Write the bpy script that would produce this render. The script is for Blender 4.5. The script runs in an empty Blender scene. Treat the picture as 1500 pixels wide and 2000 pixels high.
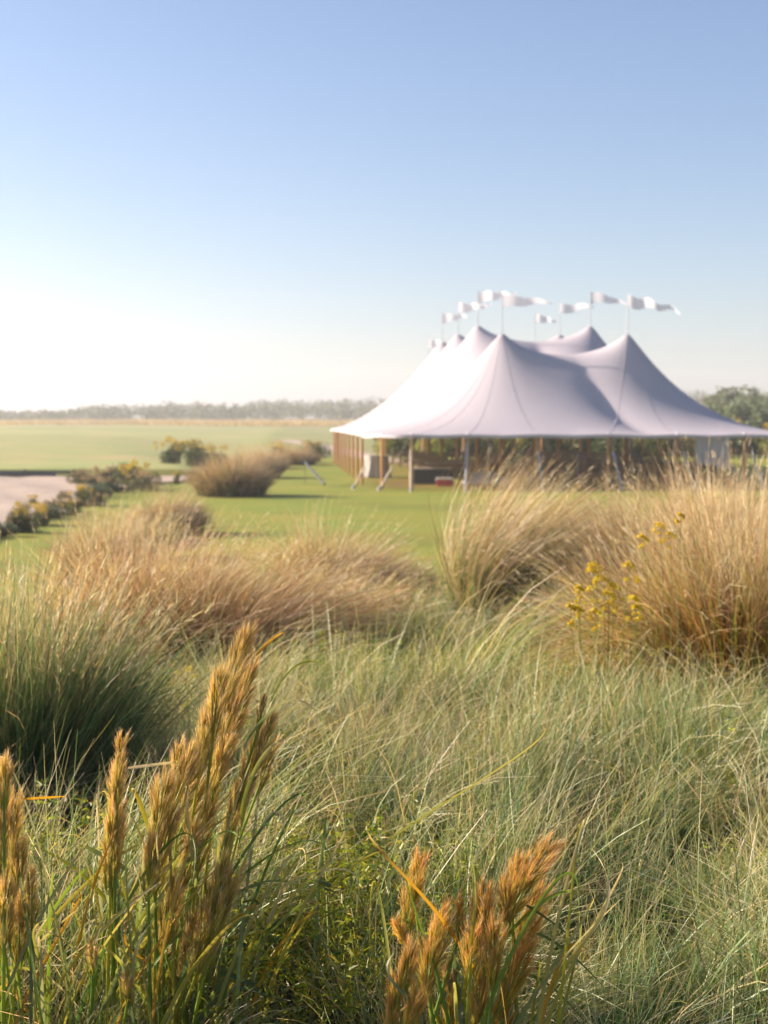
import bpy, math, random
import numpy as np
from math import sin, cos, pi, radians, atan
from mathutils import Vector

# ------------------------------------------------------------------ camera, sky, sun
SC = bpy.context.scene
COL = SC.collection
F = 2778.0                       # focal length in photo pixels (1500 x 2000)
CAMZ = 2.87
PITCH = atan(178 / F)
cam_d = bpy.data.cameras.new('camera')
cam = bpy.data.objects.new('camera', cam_d); COL.objects.link(cam)
cam.location = (0, 0, CAMZ)
cam.rotation_euler = (pi / 2 - PITCH, 0, 0)
cam_d.sensor_fit = 'VERTICAL'; cam_d.sensor_height = 36.0; cam_d.lens = 50.0
cam_d.clip_start = 0.05; cam_d.clip_end = 9000
cam_d.dof.use_dof = True; cam_d.dof.focus_distance = 3.7; cam_d.dof.aperture_fstop = 4.8
SC.camera = cam

SUN_EL = 22.5
SUN_AZ = -76.0                   # degrees clockwise from +Y: from the left, a touch behind the camera
world = bpy.data.worlds.new('World'); SC.world = world; world.use_nodes = True
wn = world.node_tree.nodes; wl = world.node_tree.links
bg = wn['Background']
sky = wn.new('ShaderNodeTexSky'); sky.sky_type = 'NISHITA'; sky.sun_disc = False
sky.sun_elevation = radians(SUN_EL); sky.sun_rotation = radians(SUN_AZ)
sky.air_density = 1.0; sky.dust_density = 1.6; sky.ozone_density = 1.5; sky.altitude = 0
# humid air whitens the lower sky all round, a little more towards the sun's side
tcw = wn.new('ShaderNodeTexCoord'); sx = wn.new('ShaderNodeSeparateXYZ'); wl.new(tcw.outputs['Generated'], sx.inputs[0])
def wmath(op, a, b=None, c=None):
    q = wn.new('ShaderNodeMath'); q.operation = op
    for i, v in enumerate((a, b, c)):
        if v is None: continue
        if isinstance(v, (int, float)): q.inputs[i].default_value = v
        else: wl.new(v, q.inputs[i])
    return q.outputs[0]
el_ = wmath('MAXIMUM', sx.outputs['Z'], 0.0)
low = wmath('EXPONENT', wmath('MULTIPLY', el_, -14.0))
side = wmath('MULTIPLY_ADD', sx.outputs['X'], -0.72, 0.30)          # brighter towards -X, where the sun stands
amt = wmath('MULTIPLY', low, wmath('MAXIMUM', side, 0.27))
gl_ = wn.new('ShaderNodeVectorMath'); gl_.operation = 'SCALE'; gl_.inputs[0].default_value = (6.7, 6.45, 7.5); wl.new(amt, gl_.inputs['Scale'])
tn_ = wn.new('ShaderNodeVectorMath'); tn_.operation = 'MULTIPLY'; tn_.inputs[1].default_value = (.97, 1.01, 1.17); wl.new(sky.outputs[0], tn_.inputs[0])
ad_ = wn.new('ShaderNodeVectorMath'); ad_.operation = 'ADD'; wl.new(gl_.outputs[0], ad_.inputs[0]); wl.new(tn_.outputs[0], ad_.inputs[1])
wl.new(ad_.outputs[0], bg.inputs[0]); bg.inputs[1].default_value = 0.066

sun_d = bpy.data.lights.new('sun', 'SUN'); sun_d.energy = 5.0; sun_d.angle = radians(0.55)
sun_d.color = (1.0, 0.875, 0.75)
sun = bpy.data.objects.new('sun', sun_d); COL.objects.link(sun)
_a = radians(SUN_AZ); _e = radians(SUN_EL)
SUND = Vector((sin(_a) * cos(_e), cos(_a) * cos(_e), sin(_e)))
sun.rotation_euler = SUND.to_track_quat('Z', 'Y').to_euler()
sun.location = SUND * 60
SC.view_settings.view_transform = 'Standard'; SC.view_settings.look = 'None'
SC.view_settings.exposure = 1.30; SC.view_settings.gamma = 1.0
SC.view_settings.use_curve_mapping = False
SC.render.engine = 'CYCLES'
SC.cycles.max_bounces = 6; SC.cycles.diffuse_bounces = 3; SC.cycles.transmission_bounces = 4
SC.cycles.volume_bounces = 1; SC.cycles.transparent_max_bounces = 4
SC.cycles.use_denoising = True

rng = np.random.default_rng(11)
ORD = ['first', 'second', 'third', 'fourth', 'fifth', 'sixth', 'seventh', 'eighth', 'ninth', 'tenth', 'eleventh', 'twelfth', 'thirteenth', 'fourteenth', 'fifteenth', 'sixteenth', 'seventeenth', 'eighteenth', 'nineteenth', 'twentieth', 'next to twentieth', 'last but one', 'last']
random.seed(5)

# ------------------------------------------------------------------ placing
def pt(px, py, D):
    X = (px - 750) / F; Y = -(py - 1000) / F
    d = Vector((X, cos(PITCH) + Y * sin(PITCH), -sin(PITCH) + Y * cos(PITCH)))
    return Vector((0, 0, CAMZ)) + d * (D / d.y)

def gx(px, D):
    return (px - 750) / F * D * 1.0

def sstep(a, b, v):
    t = np.clip((v - a) / (b - a), 0, 1)
    return t * t * (3 - 2 * t)

def wob(x, y, s, k=0):
    return (np.sin(x / s + 1.3 + k) * np.cos(y / s * 0.9 + 0.7 * k) + 0.5 * np.sin(x / s * 2.3 + y / s * 1.7 + k) + 0.25 * np.cos(x / s * 4.9 - y / s * 4.1 + 2 * k)) / 1.75

def near_edge(y):               # x of the bunker's right rim at depth y
    return np.interp(y, [30, 34, 43.6, 55, 63, 65.5, 69, 71], [-9.0, -9.4, -9.9, -10.9, -11.0, -9.3, -8.7, -8.7])

def gz(x, y):
    x = np.asarray(x, float); y = np.asarray(y, float)
    z = np.interp(y, [-20, 0, 4, 8, 12, 16, 20, 25, 32, 40], [1.3, 1.25, 1.17, 1.0, 0.78, 0.5, 0.28, 0.12, 0.02, 0])
    z = z + 0.62 * np.exp(-((x - 6.0) / 3.4) ** 2 - ((y - 15) / 5.5) ** 2)
    z = z - 0.25 * np.exp(-((x + 5.0) / 3.0) ** 2 - ((y - 16) / 6.0) ** 2)
    far = np.interp(y, [0, 115, 200, 300, 450, 700, 3500], [0, 0, .9, 1.9, 2.9, 4.2, 6])
    left = np.interp(y, [0, 69.96, 70.04, 120, 200, 300, 450, 700, 3500], [0, 0, 0.45, 0.85, 1.35, 2.0, 2.9, 4.2, 6])
    m = sstep(0, 1, -(x + 0.055 * y + 3.6) / (3.0 + np.clip(y - 75, 0, 90) * .3))
    z = z + far * (1 - m) + left * m
    amp = np.interp(y, [0, 20, 60, 200, 500], [0.04, 0.03, 0.02, 0.12, 0.35])
    z = z + amp * wob(x, y, np.interp(y, [0, 60, 300], [1.6, 6, 25]))
    return z

def G(x, y): return float(gz(x, y))

# ------------------------------------------------------------------ helpers
def tag(o, label=None, cat=None, group=None, kind=None):
    if label: o['label'] = label
    if cat: o['category'] = cat
    if group: o['group'] = group
    if kind: o['kind'] = kind
    return o

def empty(name, loc=(0, 0, 0), rz=0.0):
    o = bpy.data.objects.new(name, None); COL.objects.link(o)
    o.location = loc; o.rotation_euler = (0, 0, rz); o.empty_display_size = 0.1
    return o

def link(name, me, mat=None, parent=None, loc=None, smooth=False):
    if mat is not None and len(me.materials) == 0: me.materials.append(mat)
    if smooth: me.polygons.foreach_set('use_smooth', [True] * len(me.polygons))
    o = bpy.data.objects.new(name, me); COL.objects.link(o)
    if parent is not None: o.parent = parent
    if loc is not None: o.location = loc
    return o

KIDS = {}
def copy_tree(o, parent=None, loc=None, rz=None, scale=None):
    c = o.copy(); COL.objects.link(c)
    if parent is not None: c.parent = parent
    if loc is not None: c.location = loc
    if rz is not None: c.rotation_euler = (0, 0, rz)
    if scale is not None: c.scale = scale if hasattr(scale, '__len__') else (scale,) * 3
    for ch in [k for k in bpy.data.objects if k.parent == o] if o.name not in KIDS else KIDS[o.name]:
        copy_tree(ch, c)
    return c

def remember(o):
    KIDS[o.name] = [k for k in bpy.data.objects if k.parent == o]
    for k in KIDS[o.name]: KIDS[k.name] = [q for q in bpy.data.objects if q.parent == k]

def np_mesh(name, V, Fq, colors=None):
    me = bpy.data.meshes.new(name)
    V = np.ascontiguousarray(V, np.float32); Fq = np.ascontiguousarray(Fq, np.int32)
    n, k = Fq.shape
    me.vertices.add(len(V)); me.vertices.foreach_set('co', V.ravel())
    me.loops.add(n * k); me.loops.foreach_set('vertex_index', Fq.ravel())
    me.polygons.add(n); me.polygons.foreach_set('loop_start', np.arange(0, n * k, k, dtype=np.int32))
    me.update(calc_edges=True)
    if colors is not None:
        a = me.color_attributes.new('Col', 'FLOAT_COLOR', 'POINT')
        c = np.ones((len(V), 4), np.float32); c[:, :3] = colors
        a.data.foreach_set('color', c.ravel())
    me.validate()
    return me

class MB:
    def __init__(s): s.v = []; s.f = []
    def box(s, c, d, rz=0, rx=0, ry=0):
        from mathutils import Euler
        R = Euler((rx, ry, rz)).to_matrix(); b = len(s.v); c = Vector(c)
        for i in (-1, 1):
            for j in (-1, 1):
                for k in (-1, 1):
                    s.v.append(tuple(c + R @ Vector((i * d[0] / 2, j * d[1] / 2, k * d[2] / 2))))
        for q in ((0, 1, 3, 2), (4, 6, 7, 5), (0, 4, 5, 1), (2, 3, 7, 6), (0, 2, 6, 4), (1, 5, 7, 3)):
            s.f.append(tuple(b + i for i in q))
        return s
    def tube(s, pts, r, n=8, cap=True):
        pts = [Vector(p) for p in pts]; rs = r if hasattr(r, '__len__') else [r] * len(pts)
        b = len(s.v); up = Vector((0, 0, 1))
        for i, p in enumerate(pts):
            t = (pts[min(i + 1, len(pts) - 1)] - pts[max(i - 1, 0)]).normalized()
            a = t.cross(up if abs(t.z) < 0.95 else Vector((0, 1, 0))).normalized(); c = t.cross(a)
            for k in range(n):
                g = 2 * pi * k / n
                s.v.append(tuple(p + (a * cos(g) + c * sin(g)) * rs[i]))
        for i in range(len(pts) - 1):
            for k in range(n):
                s.f.append((b + i * n + k, b + i * n + (k + 1) % n, b + (i + 1) * n + (k + 1) % n, b + (i + 1) * n + k))
        if cap:
            s.f.append(tuple(b + k for k in range(n))[::-1]); e = b + (len(pts) - 1) * n
            s.f.append(tuple(e + k for k in range(n)))
        return s
    def mesh(s, name):
        me = bpy.data.meshes.new(name); me.from_pydata(s.v, [], s.f); me.update(); return me
    def build(s, name, mat, parent=None, loc=None, smooth=False):
        return link(name, s.mesh(name), mat, parent, loc, smooth)

# ------------------------------------------------------------------ materials
def new_mat(name):
    m = bpy.data.materials.new(name); m.use_nodes = True
    nt = m.node_tree; nt.nodes.clear()
    return m, nt, nt.nodes, nt.links

def foliage_mat(name, trans=0.35, gloss=0.05, rough=0.35, rnd=0.25, tint=(1, 1, 1), tcol=(1.1, 1.05, 0.7)):
    m, nt, N, L = new_mat(name)
    out = N.new('ShaderNodeOutputMaterial')
    at = N.new('ShaderNodeAttribute'); at.attribute_name = 'Col'
    oi = N.new('ShaderNodeObjectInfo')
    mr = N.new('ShaderNodeMapRange'); mr.inputs[3].default_value = 1 - rnd; mr.inputs[4].default_value = 1 + rnd
    L.new(oi.outputs['Random'], mr.inputs[0])
    mul = N.new('ShaderNodeVectorMath'); mul.operation = 'SCALE'
    L.new(at.outputs['Color'], mul.inputs[0]); L.new(mr.outputs[0], mul.inputs['Scale'])
    tn = N.new('ShaderNodeVectorMath'); tn.operation = 'MULTIPLY'; tn.inputs[1].default_value = tint
    L.new(mul.outputs[0], tn.inputs[0])
    df = N.new('ShaderNodeBsdfDiffuse'); tr = N.new('ShaderNodeBsdfTranslucent'); gl = N.new('ShaderNodeBsdfGlossy')
    gl.inputs['Roughness'].default_value = rough; gl.inputs['Color'].default_value = (1, .95, .88, 1)
    t2 = N.new('ShaderNodeVectorMath'); t2.operation = 'MULTIPLY'; t2.inputs[1].default_value = tcol
    L.new(tn.outputs[0], df.inputs[0]); L.new(tn.outputs[0], t2.inputs[0]); L.new(t2.outputs[0], tr.inputs[0])
    a = N.new('ShaderNodeMixShader'); a.inputs[0].default_value = trans
    L.new(df.outputs[0], a.inputs[1]); L.new(tr.outputs[0], a.inputs[2])
    b = N.new('ShaderNodeMixShader'); b.inputs[0].default_value = gloss
    L.new(a.outputs[0], b.inputs[1]); L.new(gl.outputs[0], b.inputs[2]); L.new(b.outputs[0], out.inputs[0])
    return m

def plain(name, col, rough=0.6, noise=0.15, scale=6.0, bump=0.0, metallic=0.0, stretch=(1, 1, 1)):
    m, nt, N, L = new_mat(name)
    out = N.new('ShaderNodeOutputMaterial'); p = N.new('ShaderNodeBsdfPrincipled')
    p.inputs['Roughness'].default_value = rough; p.inputs['Metallic'].default_value = metallic
    tc = N.new('ShaderNodeTexCoord'); mp = N.new('ShaderNodeMapping'); mp.inputs['Scale'].default_value = stretch
    nz = N.new('ShaderNodeTexNoise'); nz.inputs['Scale'].default_value = scale; nz.inputs['Detail'].default_value = 5
    L.new(tc.outputs['Object'], mp.inputs[0]); L.new(mp.outputs[0], nz.inputs['Vector'])
    cr = N.new('ShaderNodeMapRange'); cr.inputs[1].default_value = .3; cr.inputs[2].default_value = .7
    cr.inputs[3].default_value = 1 - noise; cr.inputs[4].default_value = 1 + noise
    L.new(nz.outputs[0], cr.inputs[0])
    v = N.new('ShaderNodeVectorMath'); v.operation = 'SCALE'; v.inputs[0].default_value = col
    L.new(cr.outputs[0], v.inputs['Scale']); L.new(v.outputs[0], p.inputs['Base Color'])
    if bump:
        b = N.new('ShaderNodeBump'); b.inputs['Strength'].default_value = bump
        L.new(nz.outputs[0], b.inputs['Height']); L.new(b.outputs[0], p.inputs['Normal'])
    L.new(p.outputs[0], out.inputs[0])
    return m

M_BLADE = foliage_mat('grass blade', 0.40, 0.035, 0.45, 0.22)
M_CLUMP = foliage_mat('clump blade', 0.40, 0.035, 0.45, 0.06)
M_PLUME = foliage_mat('bluestem plume', 0.5, 0.03, 0.5, 0.08, tcol=(1.2, 1.0, 0.65))
M_LEAF = foliage_mat('shrub leaf', 0.25, 0.03, 0.5, 0.15)
M_WOODPOLE = plain('varnished pole wood', (.42, .19, .06), .45, .2, 4, stretch=(6, 6, .6))
M_DARKWOOD = plain('dark weathered timber', (.055, .06, .065), .8, .35, 3, .3, stretch=(.3, 3, 3))
M_CHAIR = plain('brown chair wood', (.31, .185, .115), .5, .25, 8)
M_LINEN = plain('pale linen', (.42, .36, .33), .8, .06, 3)
M_METAL = plain('galvanised steel', (.4, .4, .42), .4, .1, 5, metallic=.8)
M_WHITE = plain('white plastic', (.75, .74, .72), .4, .03)
M_RED = plain('red plastic', (.45, .03, .03), .35, .05)
M_BLACK = plain('black fabric', (.02, .022, .025), .7, .2)
M_TARP = plain('grey tarpaulin', (.27, .29, .31), .45, .15, 2)
M_ROPE = plain('pale rope sleeve', (.50, .38, .27), .6, .08)
M_GREYSLEEVE = plain('grey rope sleeve', (.27, .28, .31), .5, .08)
M_LAV = plain('lavender cloth', (.33, .30, .45), .8, .05)
M_TRUNK = plain('tree bark', (.10, .075, .055), .9, .3, 5, .5)

# sailcloth
def sail_mat():
    m, nt, N, L = new_mat('sailcloth')
    out = N.new('ShaderNodeOutputMaterial')
    tc = N.new('ShaderNodeTexCoord'); nz = N.new('ShaderNodeTexNoise'); nz.inputs['Scale'].default_value = .35; nz.inputs['Detail'].default_value = 4
    L.new(tc.outputs['Object'], nz.inputs['Vector'])
    mr = N.new('ShaderNodeMapRange'); mr.inputs[3].default_value = .94; mr.inputs[4].default_value = 1.04
    L.new(nz.outputs[0], mr.inputs[0])
    v = N.new('ShaderNodeVectorMath'); v.operation = 'SCALE'; v.inputs[0].default_value = (.485, .435, .455)
    L.new(mr.outputs[0], v.inputs['Scale'])
    d = N.new('ShaderNodeBsdfDiffuse'); t = N.new('ShaderNodeBsdfTranslucent'); t.inputs[0].default_value = (.5, .42, .34, 1)
    L.new(v.outputs[0], d.inputs[0])
    mx = N.new('ShaderNodeMixShader'); mx.inputs[0].default_value = .09
    L.new(d.outputs[0], mx.inputs[1]); L.new(t.outputs[0], mx.inputs[2]); L.new(mx.outputs[0], out.inputs[0])
    return m
M_SAIL = sail_mat()
M_FLAG = foliage_mat('white pennant cloth', .5, 0, .5, 0, tcol=(1, 1, 1))

# ------------------------------------------------------------------ ground
def ground_mat():
    m, nt, N, L = new_mat('ground cover')
    out = N.new('ShaderNodeOutputMaterial'); p = N.new('ShaderNodeBsdfPrincipled'); p.inputs['Roughness'].default_value = .85
    p.inputs['Specular IOR Level'].default_value = .2
    at = N.new('ShaderNodeAttribute'); at.attribute_name = 'Col'
    tc = N.new('ShaderNodeTexCoord')
    n1 = N.new('ShaderNodeTexNoise'); n1.inputs['Scale'].default_value = .22; n1.inputs['Detail'].default_value = 8; n1.inputs['Roughness'].default_value = .65
    n2 = N.new('ShaderNodeTexNoise'); n2.inputs['Scale'].default_value = 28; n2.inputs['Detail'].default_value = 5
    L.new(tc.outputs['Object'], n1.inputs['Vector']); L.new(tc.outputs['Object'], n2.inputs['Vector'])
    m1 = N.new('ShaderNodeMapRange'); m1.inputs[1].default_value = .3; m1.inputs[2].default_value = .7
    L.new(n1.outputs[0], m1.inputs[0])
    tint = N.new('ShaderNodeMix'); tint.data_type = 'RGBA'
    tint.inputs['A'].default_value = (.78, .96, .75, 1); tint.inputs['B'].default_value = (1.34, 1.06, 1.10, 1)
    L.new(m1.outputs[0], tint.inputs['Factor'])
    mul = N.new('ShaderNodeVectorMath'); mul.operation = 'MULTIPLY'
    L.new(at.outputs['Color'], mul.inputs[0]); L.new(tint.outputs['Result'], mul.inputs[1])
    m2 = N.new('ShaderNodeMapRange'); m2.inputs[1].default_value = .25; m2.inputs[2].default_value = .75
    m2.inputs[3].default_value = .75; m2.inputs[4].default_value = 1.25
    L.new(n2.outputs[0], m2.inputs[0])
    sc = N.new('ShaderNodeVectorMath'); sc.operation = 'SCALE'
    L.new(mul.outputs[0], sc.inputs[0]); L.new(m2.outputs[0], sc.inputs['Scale']); L.new(sc.outputs[0], p.inputs['Base Color'])
    b = N.new('ShaderNodeBump'); b.inputs['Strength'].default_value = .5; b.inputs['Distance'].default_value = .03
    L.new(n2.outputs[0], b.inputs['Height']); L.new(b.outputs[0], p.inputs['Normal'])
    L.new(p.outputs[0], out.inputs[0])
    return m

def axis(a, b, d0, grow, start=0.0):
    out = [start]; d = d0
    while out[-1] < b: out.append(out[-1] + d); d *= grow
    neg = []; v = start; d = d0
    while v > a: v -= d; d *= grow; neg.append(v)
    return np.array(neg[::-1] + out)

ys = np.unique(np.concatenate([axis(-30, 4000, .3, 1.018, 2.0), [69.94, 70.06, 69.0, 71.0]]))
xs = axis(-2500, 2500, .35, 1.03)
XX, YY = np.meshgrid(xs, ys, indexing='ij')
ZZ = gz(XX, YY)
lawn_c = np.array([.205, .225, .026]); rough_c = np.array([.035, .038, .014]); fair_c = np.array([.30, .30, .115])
tan_c = np.array([.25, .18, .08]); mulch_c = np.array([.085, .05, .032])
def lawn_edge(x):               # where the meadow stops and the mown lawn starts
    return np.interp(x, [-14, -8, -5, -3, 0, 3, 5, 30], [18, 17, 17, 18, 20, 24, 30, 34])
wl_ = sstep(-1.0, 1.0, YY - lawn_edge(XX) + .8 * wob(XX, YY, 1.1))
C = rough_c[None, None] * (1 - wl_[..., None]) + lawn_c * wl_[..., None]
fw = sstep(66, 74, YY) * sstep(0, 3, -(XX + .055 * YY + 3.0))
C = C * (1 - fw[..., None]) + fair_c * fw[..., None]
fw2 = sstep(110, 118, YY) * (1 - sstep(0, 3, -(XX + .055 * YY + 3.0)))
C = C * (1 - fw2[..., None]) + (fair_c * .8) * fw2[..., None]
ft = sstep(270, 320, YY + 25 * wob(XX, YY, 40))
C = C * (1 - ft[..., None]) + tan_c * ft[..., None]
ml = np.exp(-((XX + 4.75) / .75) ** 2 - ((YY - 33) / 2.2) ** 2) + np.exp(-((XX + 5.0) / .7) ** 2 - ((YY - 25) / 1.8) ** 2) + np.exp(-((XX + 5.8) / .95) ** 2 - ((YY - 54.8) / 2.0) ** 2)
ml = sstep(.25, .6, ml)
C = C * (1 - ml[..., None]) + mulch_c * ml[..., None]
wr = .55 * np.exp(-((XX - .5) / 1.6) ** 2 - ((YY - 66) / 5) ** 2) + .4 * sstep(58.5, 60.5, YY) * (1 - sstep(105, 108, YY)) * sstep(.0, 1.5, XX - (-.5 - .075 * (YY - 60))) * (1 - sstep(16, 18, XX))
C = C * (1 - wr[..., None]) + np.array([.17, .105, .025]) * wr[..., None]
far_b = 1 + .13 * np.clip(sstep(64, 80, YY), 0, 1) * wob(XX, YY * 2.2, 34, 2) ; far_g = 1 - .10 * np.clip(wob(XX, YY * 2.5, 9, 5), -1, 1)
C = C * (1 - .16 * sstep(.1, .5, wob(XX, YY * 1.6, 3.1, 9)) * (YY > 20) * (YY < 66))[..., None] * far_b[..., None] * np.stack([far_g, np.ones_like(far_g), far_g], -1)
nx, ny = XX.shape
idx = np.arange(nx * ny).reshape(nx, ny)
Fq = np.stack([idx[:-1, :-1], idx[1:, :-1], idx[1:, 1:], idx[:-1, 1:]], -1).reshape(-1, 4)
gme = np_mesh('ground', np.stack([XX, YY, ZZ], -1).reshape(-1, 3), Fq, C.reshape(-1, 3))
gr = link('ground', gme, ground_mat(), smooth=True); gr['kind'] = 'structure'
def sheet(name, f_in, x0, x1, y0, y1, step, mat, dz, und=0):
    """a thin sheet over the ground wherever f_in(x, y) > 0"""
    ax = np.arange(x0, x1, step); ay = np.arange(y0, y1, step)
    A, B = np.meshgrid(ax, ay, indexing='ij'); Z = gz(A, B) + dz + und * wob(A, B * .6, 1.1, 3)
    I = np.arange(A.size).reshape(A.shape)
    q = np.stack([I[:-1, :-1], I[1:, :-1], I[1:, 1:], I[:-1, 1:]], -1).reshape(-1, 4)
    ok = (f_in(A, B) > 0).ravel(); q = q[ok[q].all(1)]
    used = np.unique(q); mp = -np.ones(A.size, int); mp[used] = np.arange(len(used))
    V = np.stack([A, B, Z], -1).reshape(-1, 3)[used]
    o = link(name, np_mesh(name, V, mp[q]), mat, smooth=True); o['kind'] = 'structure'
    return o
M_SAND = plain('bunker sand', (.38, .280, .205), .95, .26, 1.1, .6, stretch=(1, 2.5, 1))
sheet('bunker_sand', lambda x, y: np.minimum(near_edge(y) + .8 * wob(x, y, 1.3) - x, 69.85 - y), -45, -7, 32, 70, .22, M_SAND, .14, .08)
def path_f(x, y):
    c = np.interp(y, [96, 112, 135, 170], [1.2, -1.0, -4.5, -12]); return 1.5 - np.abs(x - c)
sheet('sand_path', path_f, -16, 6, 97, 170, .4, M_SAND, .06)
SKYNOTE = None

# ------------------------------------------------------------------ blades
def ribbons(name, root, az, L, th0, kap, width, c0, c1, c2, S=5, wind=(0, 0), wtip=.15, tw=.6, curl=None, mid=.55):
    """one mesh of N tapering curved blades. th0 lean from vertical at the root, kap added lean towards the tip"""
    n = len(L); t = np.linspace(0, 1, S + 1)
    P = np.zeros((n, S + 1, 3)); P[:, 0] = root
    d = np.zeros((n, S + 1, 3))
    for i in range(S + 1):
        th = th0 + kap * t[i] ** 1.4
        a = az if curl is None else az + curl * t[i]
        h = np.sin(th)[:, None] * np.stack([np.cos(a), np.sin(a)], 1)
        v = np.concatenate([h, np.cos(th)[:, None]], 1)
        v[:, 0] += wind[0] * t[i] ** 1.2; v[:, 1] += wind[1] * t[i] ** 1.2
        v /= np.linalg.norm(v, axis=1)[:, None]
        d[:, i] = v
        if i: P[:, i] = P[:, i - 1] + (d[:, i - 1] + v) * .5 * (L / S)[:, None]
    fa = rng.uniform(0, 2 * pi, n)
    w = np.stack([np.cos(fa), np.sin(fa), rng.normal(0, tw * .3, n)], 1)
    V = np.zeros((n, S + 1, 2, 3)); Cc = np.zeros((n, S + 1, 2, 3))
    for i in range(S + 1):
        u = np.cross(d[:, i], w); u /= (np.linalg.norm(u, axis=1)[:, None] + 1e-6)
        wd = width * (1 - (1 - wtip) * t[i] ** 1.5) * .5
        V[:, i, 0] = P[:, i] - u * wd[:, None]; V[:, i, 1] = P[:, i] + u * wd[:, None]
        if t[i] < mid: cc = c0 + (c1 - c0) * (t[i] / mid)
        else: cc = c1 + (c2 - c1) * ((t[i] - mid) / (1 - mid))
        Cc[:, i, 0] = cc; Cc[:, i, 1] = cc
    base = np.arange(n)[:, None] * (S + 1) * 2 + np.arange(S)[None] * 2
    Fq = np.stack([base, base + 1, base + 3, base + 2], -1).reshape(-1, 4)
    return V.reshape(-1, 3), Fq, Cc.reshape(-1, 3)

def join(parts):
    V = []; Fq = []; Cc = []; k = 0
    for v, f, c in parts: V.append(v); Fq.append(f + k); Cc.append(c); k += len(v)
    return np.concatenate(V), np.concatenate(Fq), np.concatenate(Cc)

def pal(cols, wts, n, jit=.18):
    cols = np.array(cols, float); w = np.array(wts, float); w /= w.sum()
    c = cols[rng.choice(len(cols), n, p=w)]
    return np.clip(c * (1 + rng.normal(0, jit, (n, 1))) * (1 + rng.normal(0, .05, (n, 3))), .01, .9)

GREEN = (.042, .110, .012); GREYG = (.235, .33, .135); BLUEG = (.066, .150, .048); OLIVE = (.14, .15, .014); STRAW = (.56, .43, .20)
PINKT = (.56, .345, .215); ORANGE = (.36, .125, .014); YELG = (.27, .32, .014); BROWN = (.13, .060, .020); PALE = (.86, .72, .50)

# ------------------------------------------------------------------ big grass clumps
def clump_mesh(name, r=.6, h=1.2, n=4200, spread=55, wind=.5, kind='tan', width=.0055, S=6):
    ra = np.sqrt(rng.uniform(0, 1, n)) * r * .45; aa = rng.uniform(0, 2 * pi, n)
    root = np.stack([ra * np.cos(aa), ra * np.sin(aa), np.full(n, -.03)], 1)
    # blades hang together in strands: each takes its course from its strand
    Kb = max(40, n // 26); ba = rng.uniform(0, 2 * pi, Kb); bf = np.sqrt(rng.uniform(0, 1, Kb)); bi = rng.integers(0, Kb, n)
    frac = np.clip(bf[bi] + rng.normal(0, .12, n), 0, 1.05)
    aa = ba[bi] + rng.normal(0, .22, n) / (frac + .3); ra = frac * r * (.85 if kind == 'dark' else .45)
    root = np.stack([ra * np.cos(aa) + rng.normal(0, .03, n) * r, ra * np.sin(aa) + rng.normal(0, .03, n) * r, np.full(n, -.03)], 1)
    bth = rng.normal(0, 8, Kb); bk = np.abs(rng.normal(spread * ((.6 + 2.0 * bf) if kind == 'dark' else (.35 + .85 * bf)), 16, Kb)); bl_ = rng.uniform(.62, 1.12, Kb); bc = rng.normal(0, .6, Kb)
    az = aa + rng.normal(0, .12, n)
    th0 = np.radians(np.abs(4 + spread * .45 * frac + bth[bi] + rng.normal(0, 5, n)))
    kap = np.radians(np.abs(bk[bi] + rng.normal(0, 7, n)))
    L = h * bl_[bi] * rng.uniform(.72, 1.1, n) * ((1.08 - .35 * frac) if kind == 'dark' else (1.0 + .1 * frac))
    curl_ = bc[bi] + rng.normal(0, .15, n)
    odd = rng.uniform(0, 1, n) < .12                              # broken and stray blades
    az = np.where(odd, rng.uniform(0, 2 * pi, n), az); th0 = np.where(odd, np.radians(rng.uniform(5, 75, n)), th0); L = np.where(odd, L * .7, L)
    if kind == 'tan':
        c0 = pal([ORANGE, OLIVE, BROWN, GREEN], [3, 3, 3, 1], n); c1 = pal([OLIVE, PINKT, ORANGE, BROWN, GREYG], [2, 4, 2, 1.5, 1.5], n); c2 = pal([PINKT, STRAW, PALE], [5, 3, 2.5], n)
    elif kind == 'orange':
        c0 = pal([(.2, .07, .012), OLIVE, BROWN, (.05, .05, .01)], [3, 2, 2, 1.5], n); c1 = pal([ORANGE, STRAW, OLIVE, PINKT, BROWN], [4, 1.6, 2, 3, 1.5], n); c2 = pal([PINKT, STRAW, PALE, ORANGE], [5, 3, 2, 1], n)
    elif kind == 'reed':
        c0 = pal([GREEN, BLUEG, (.03, .06, .012), OLIVE], [3, 3, 2, 1], n); c1 = pal([GREEN, BLUEG, GREYG, OLIVE], [3, 3, 2, 1], n); c2 = pal([GREYG, STRAW, PINKT, BLUEG], [3, 2, 2.5, 1.5], n)
    elif kind == 'right':
        c0 = pal([ORANGE, OLIVE, (.10, .13, .02), BROWN], [3, 3, 2, 2], n); c1 = pal([ORANGE, OLIVE, YELG, BROWN, STRAW], [4, 3, 2, 2, 1.5], n); c2 = pal([PINKT, STRAW, PALE], [4, 3, 2], n)
    elif kind == 'green':
        c0 = pal([GREEN, BLUEG, OLIVE], [3, 3, 1], n); c1 = pal([GREYG, BLUEG, OLIVE, PINKT, STRAW], [2, 1.5, 2, 3, 1.5], n); c2 = pal([STRAW, PINKT, PALE], [3, 4, 2], n)
    else:
        c0 = pal([BROWN, (.06, .06, .03), OLIVE], [2, 2, 1], n); c1 = pal([BROWN, OLIVE, PINKT, GREYG], [3, 2, 2, 1.5], n); c2 = pal([PINKT, STRAW, (.40, .28, .22)], [3, 1.5, 3], n)
    v, f, c = ribbons(name, root, az, L, th0, kap, width * rng.uniform(.6, 1.35, n), c0, c1, c2, S, (wind, .05), curl=curl_)
    return np_mesh(name, v, f, c)

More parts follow.
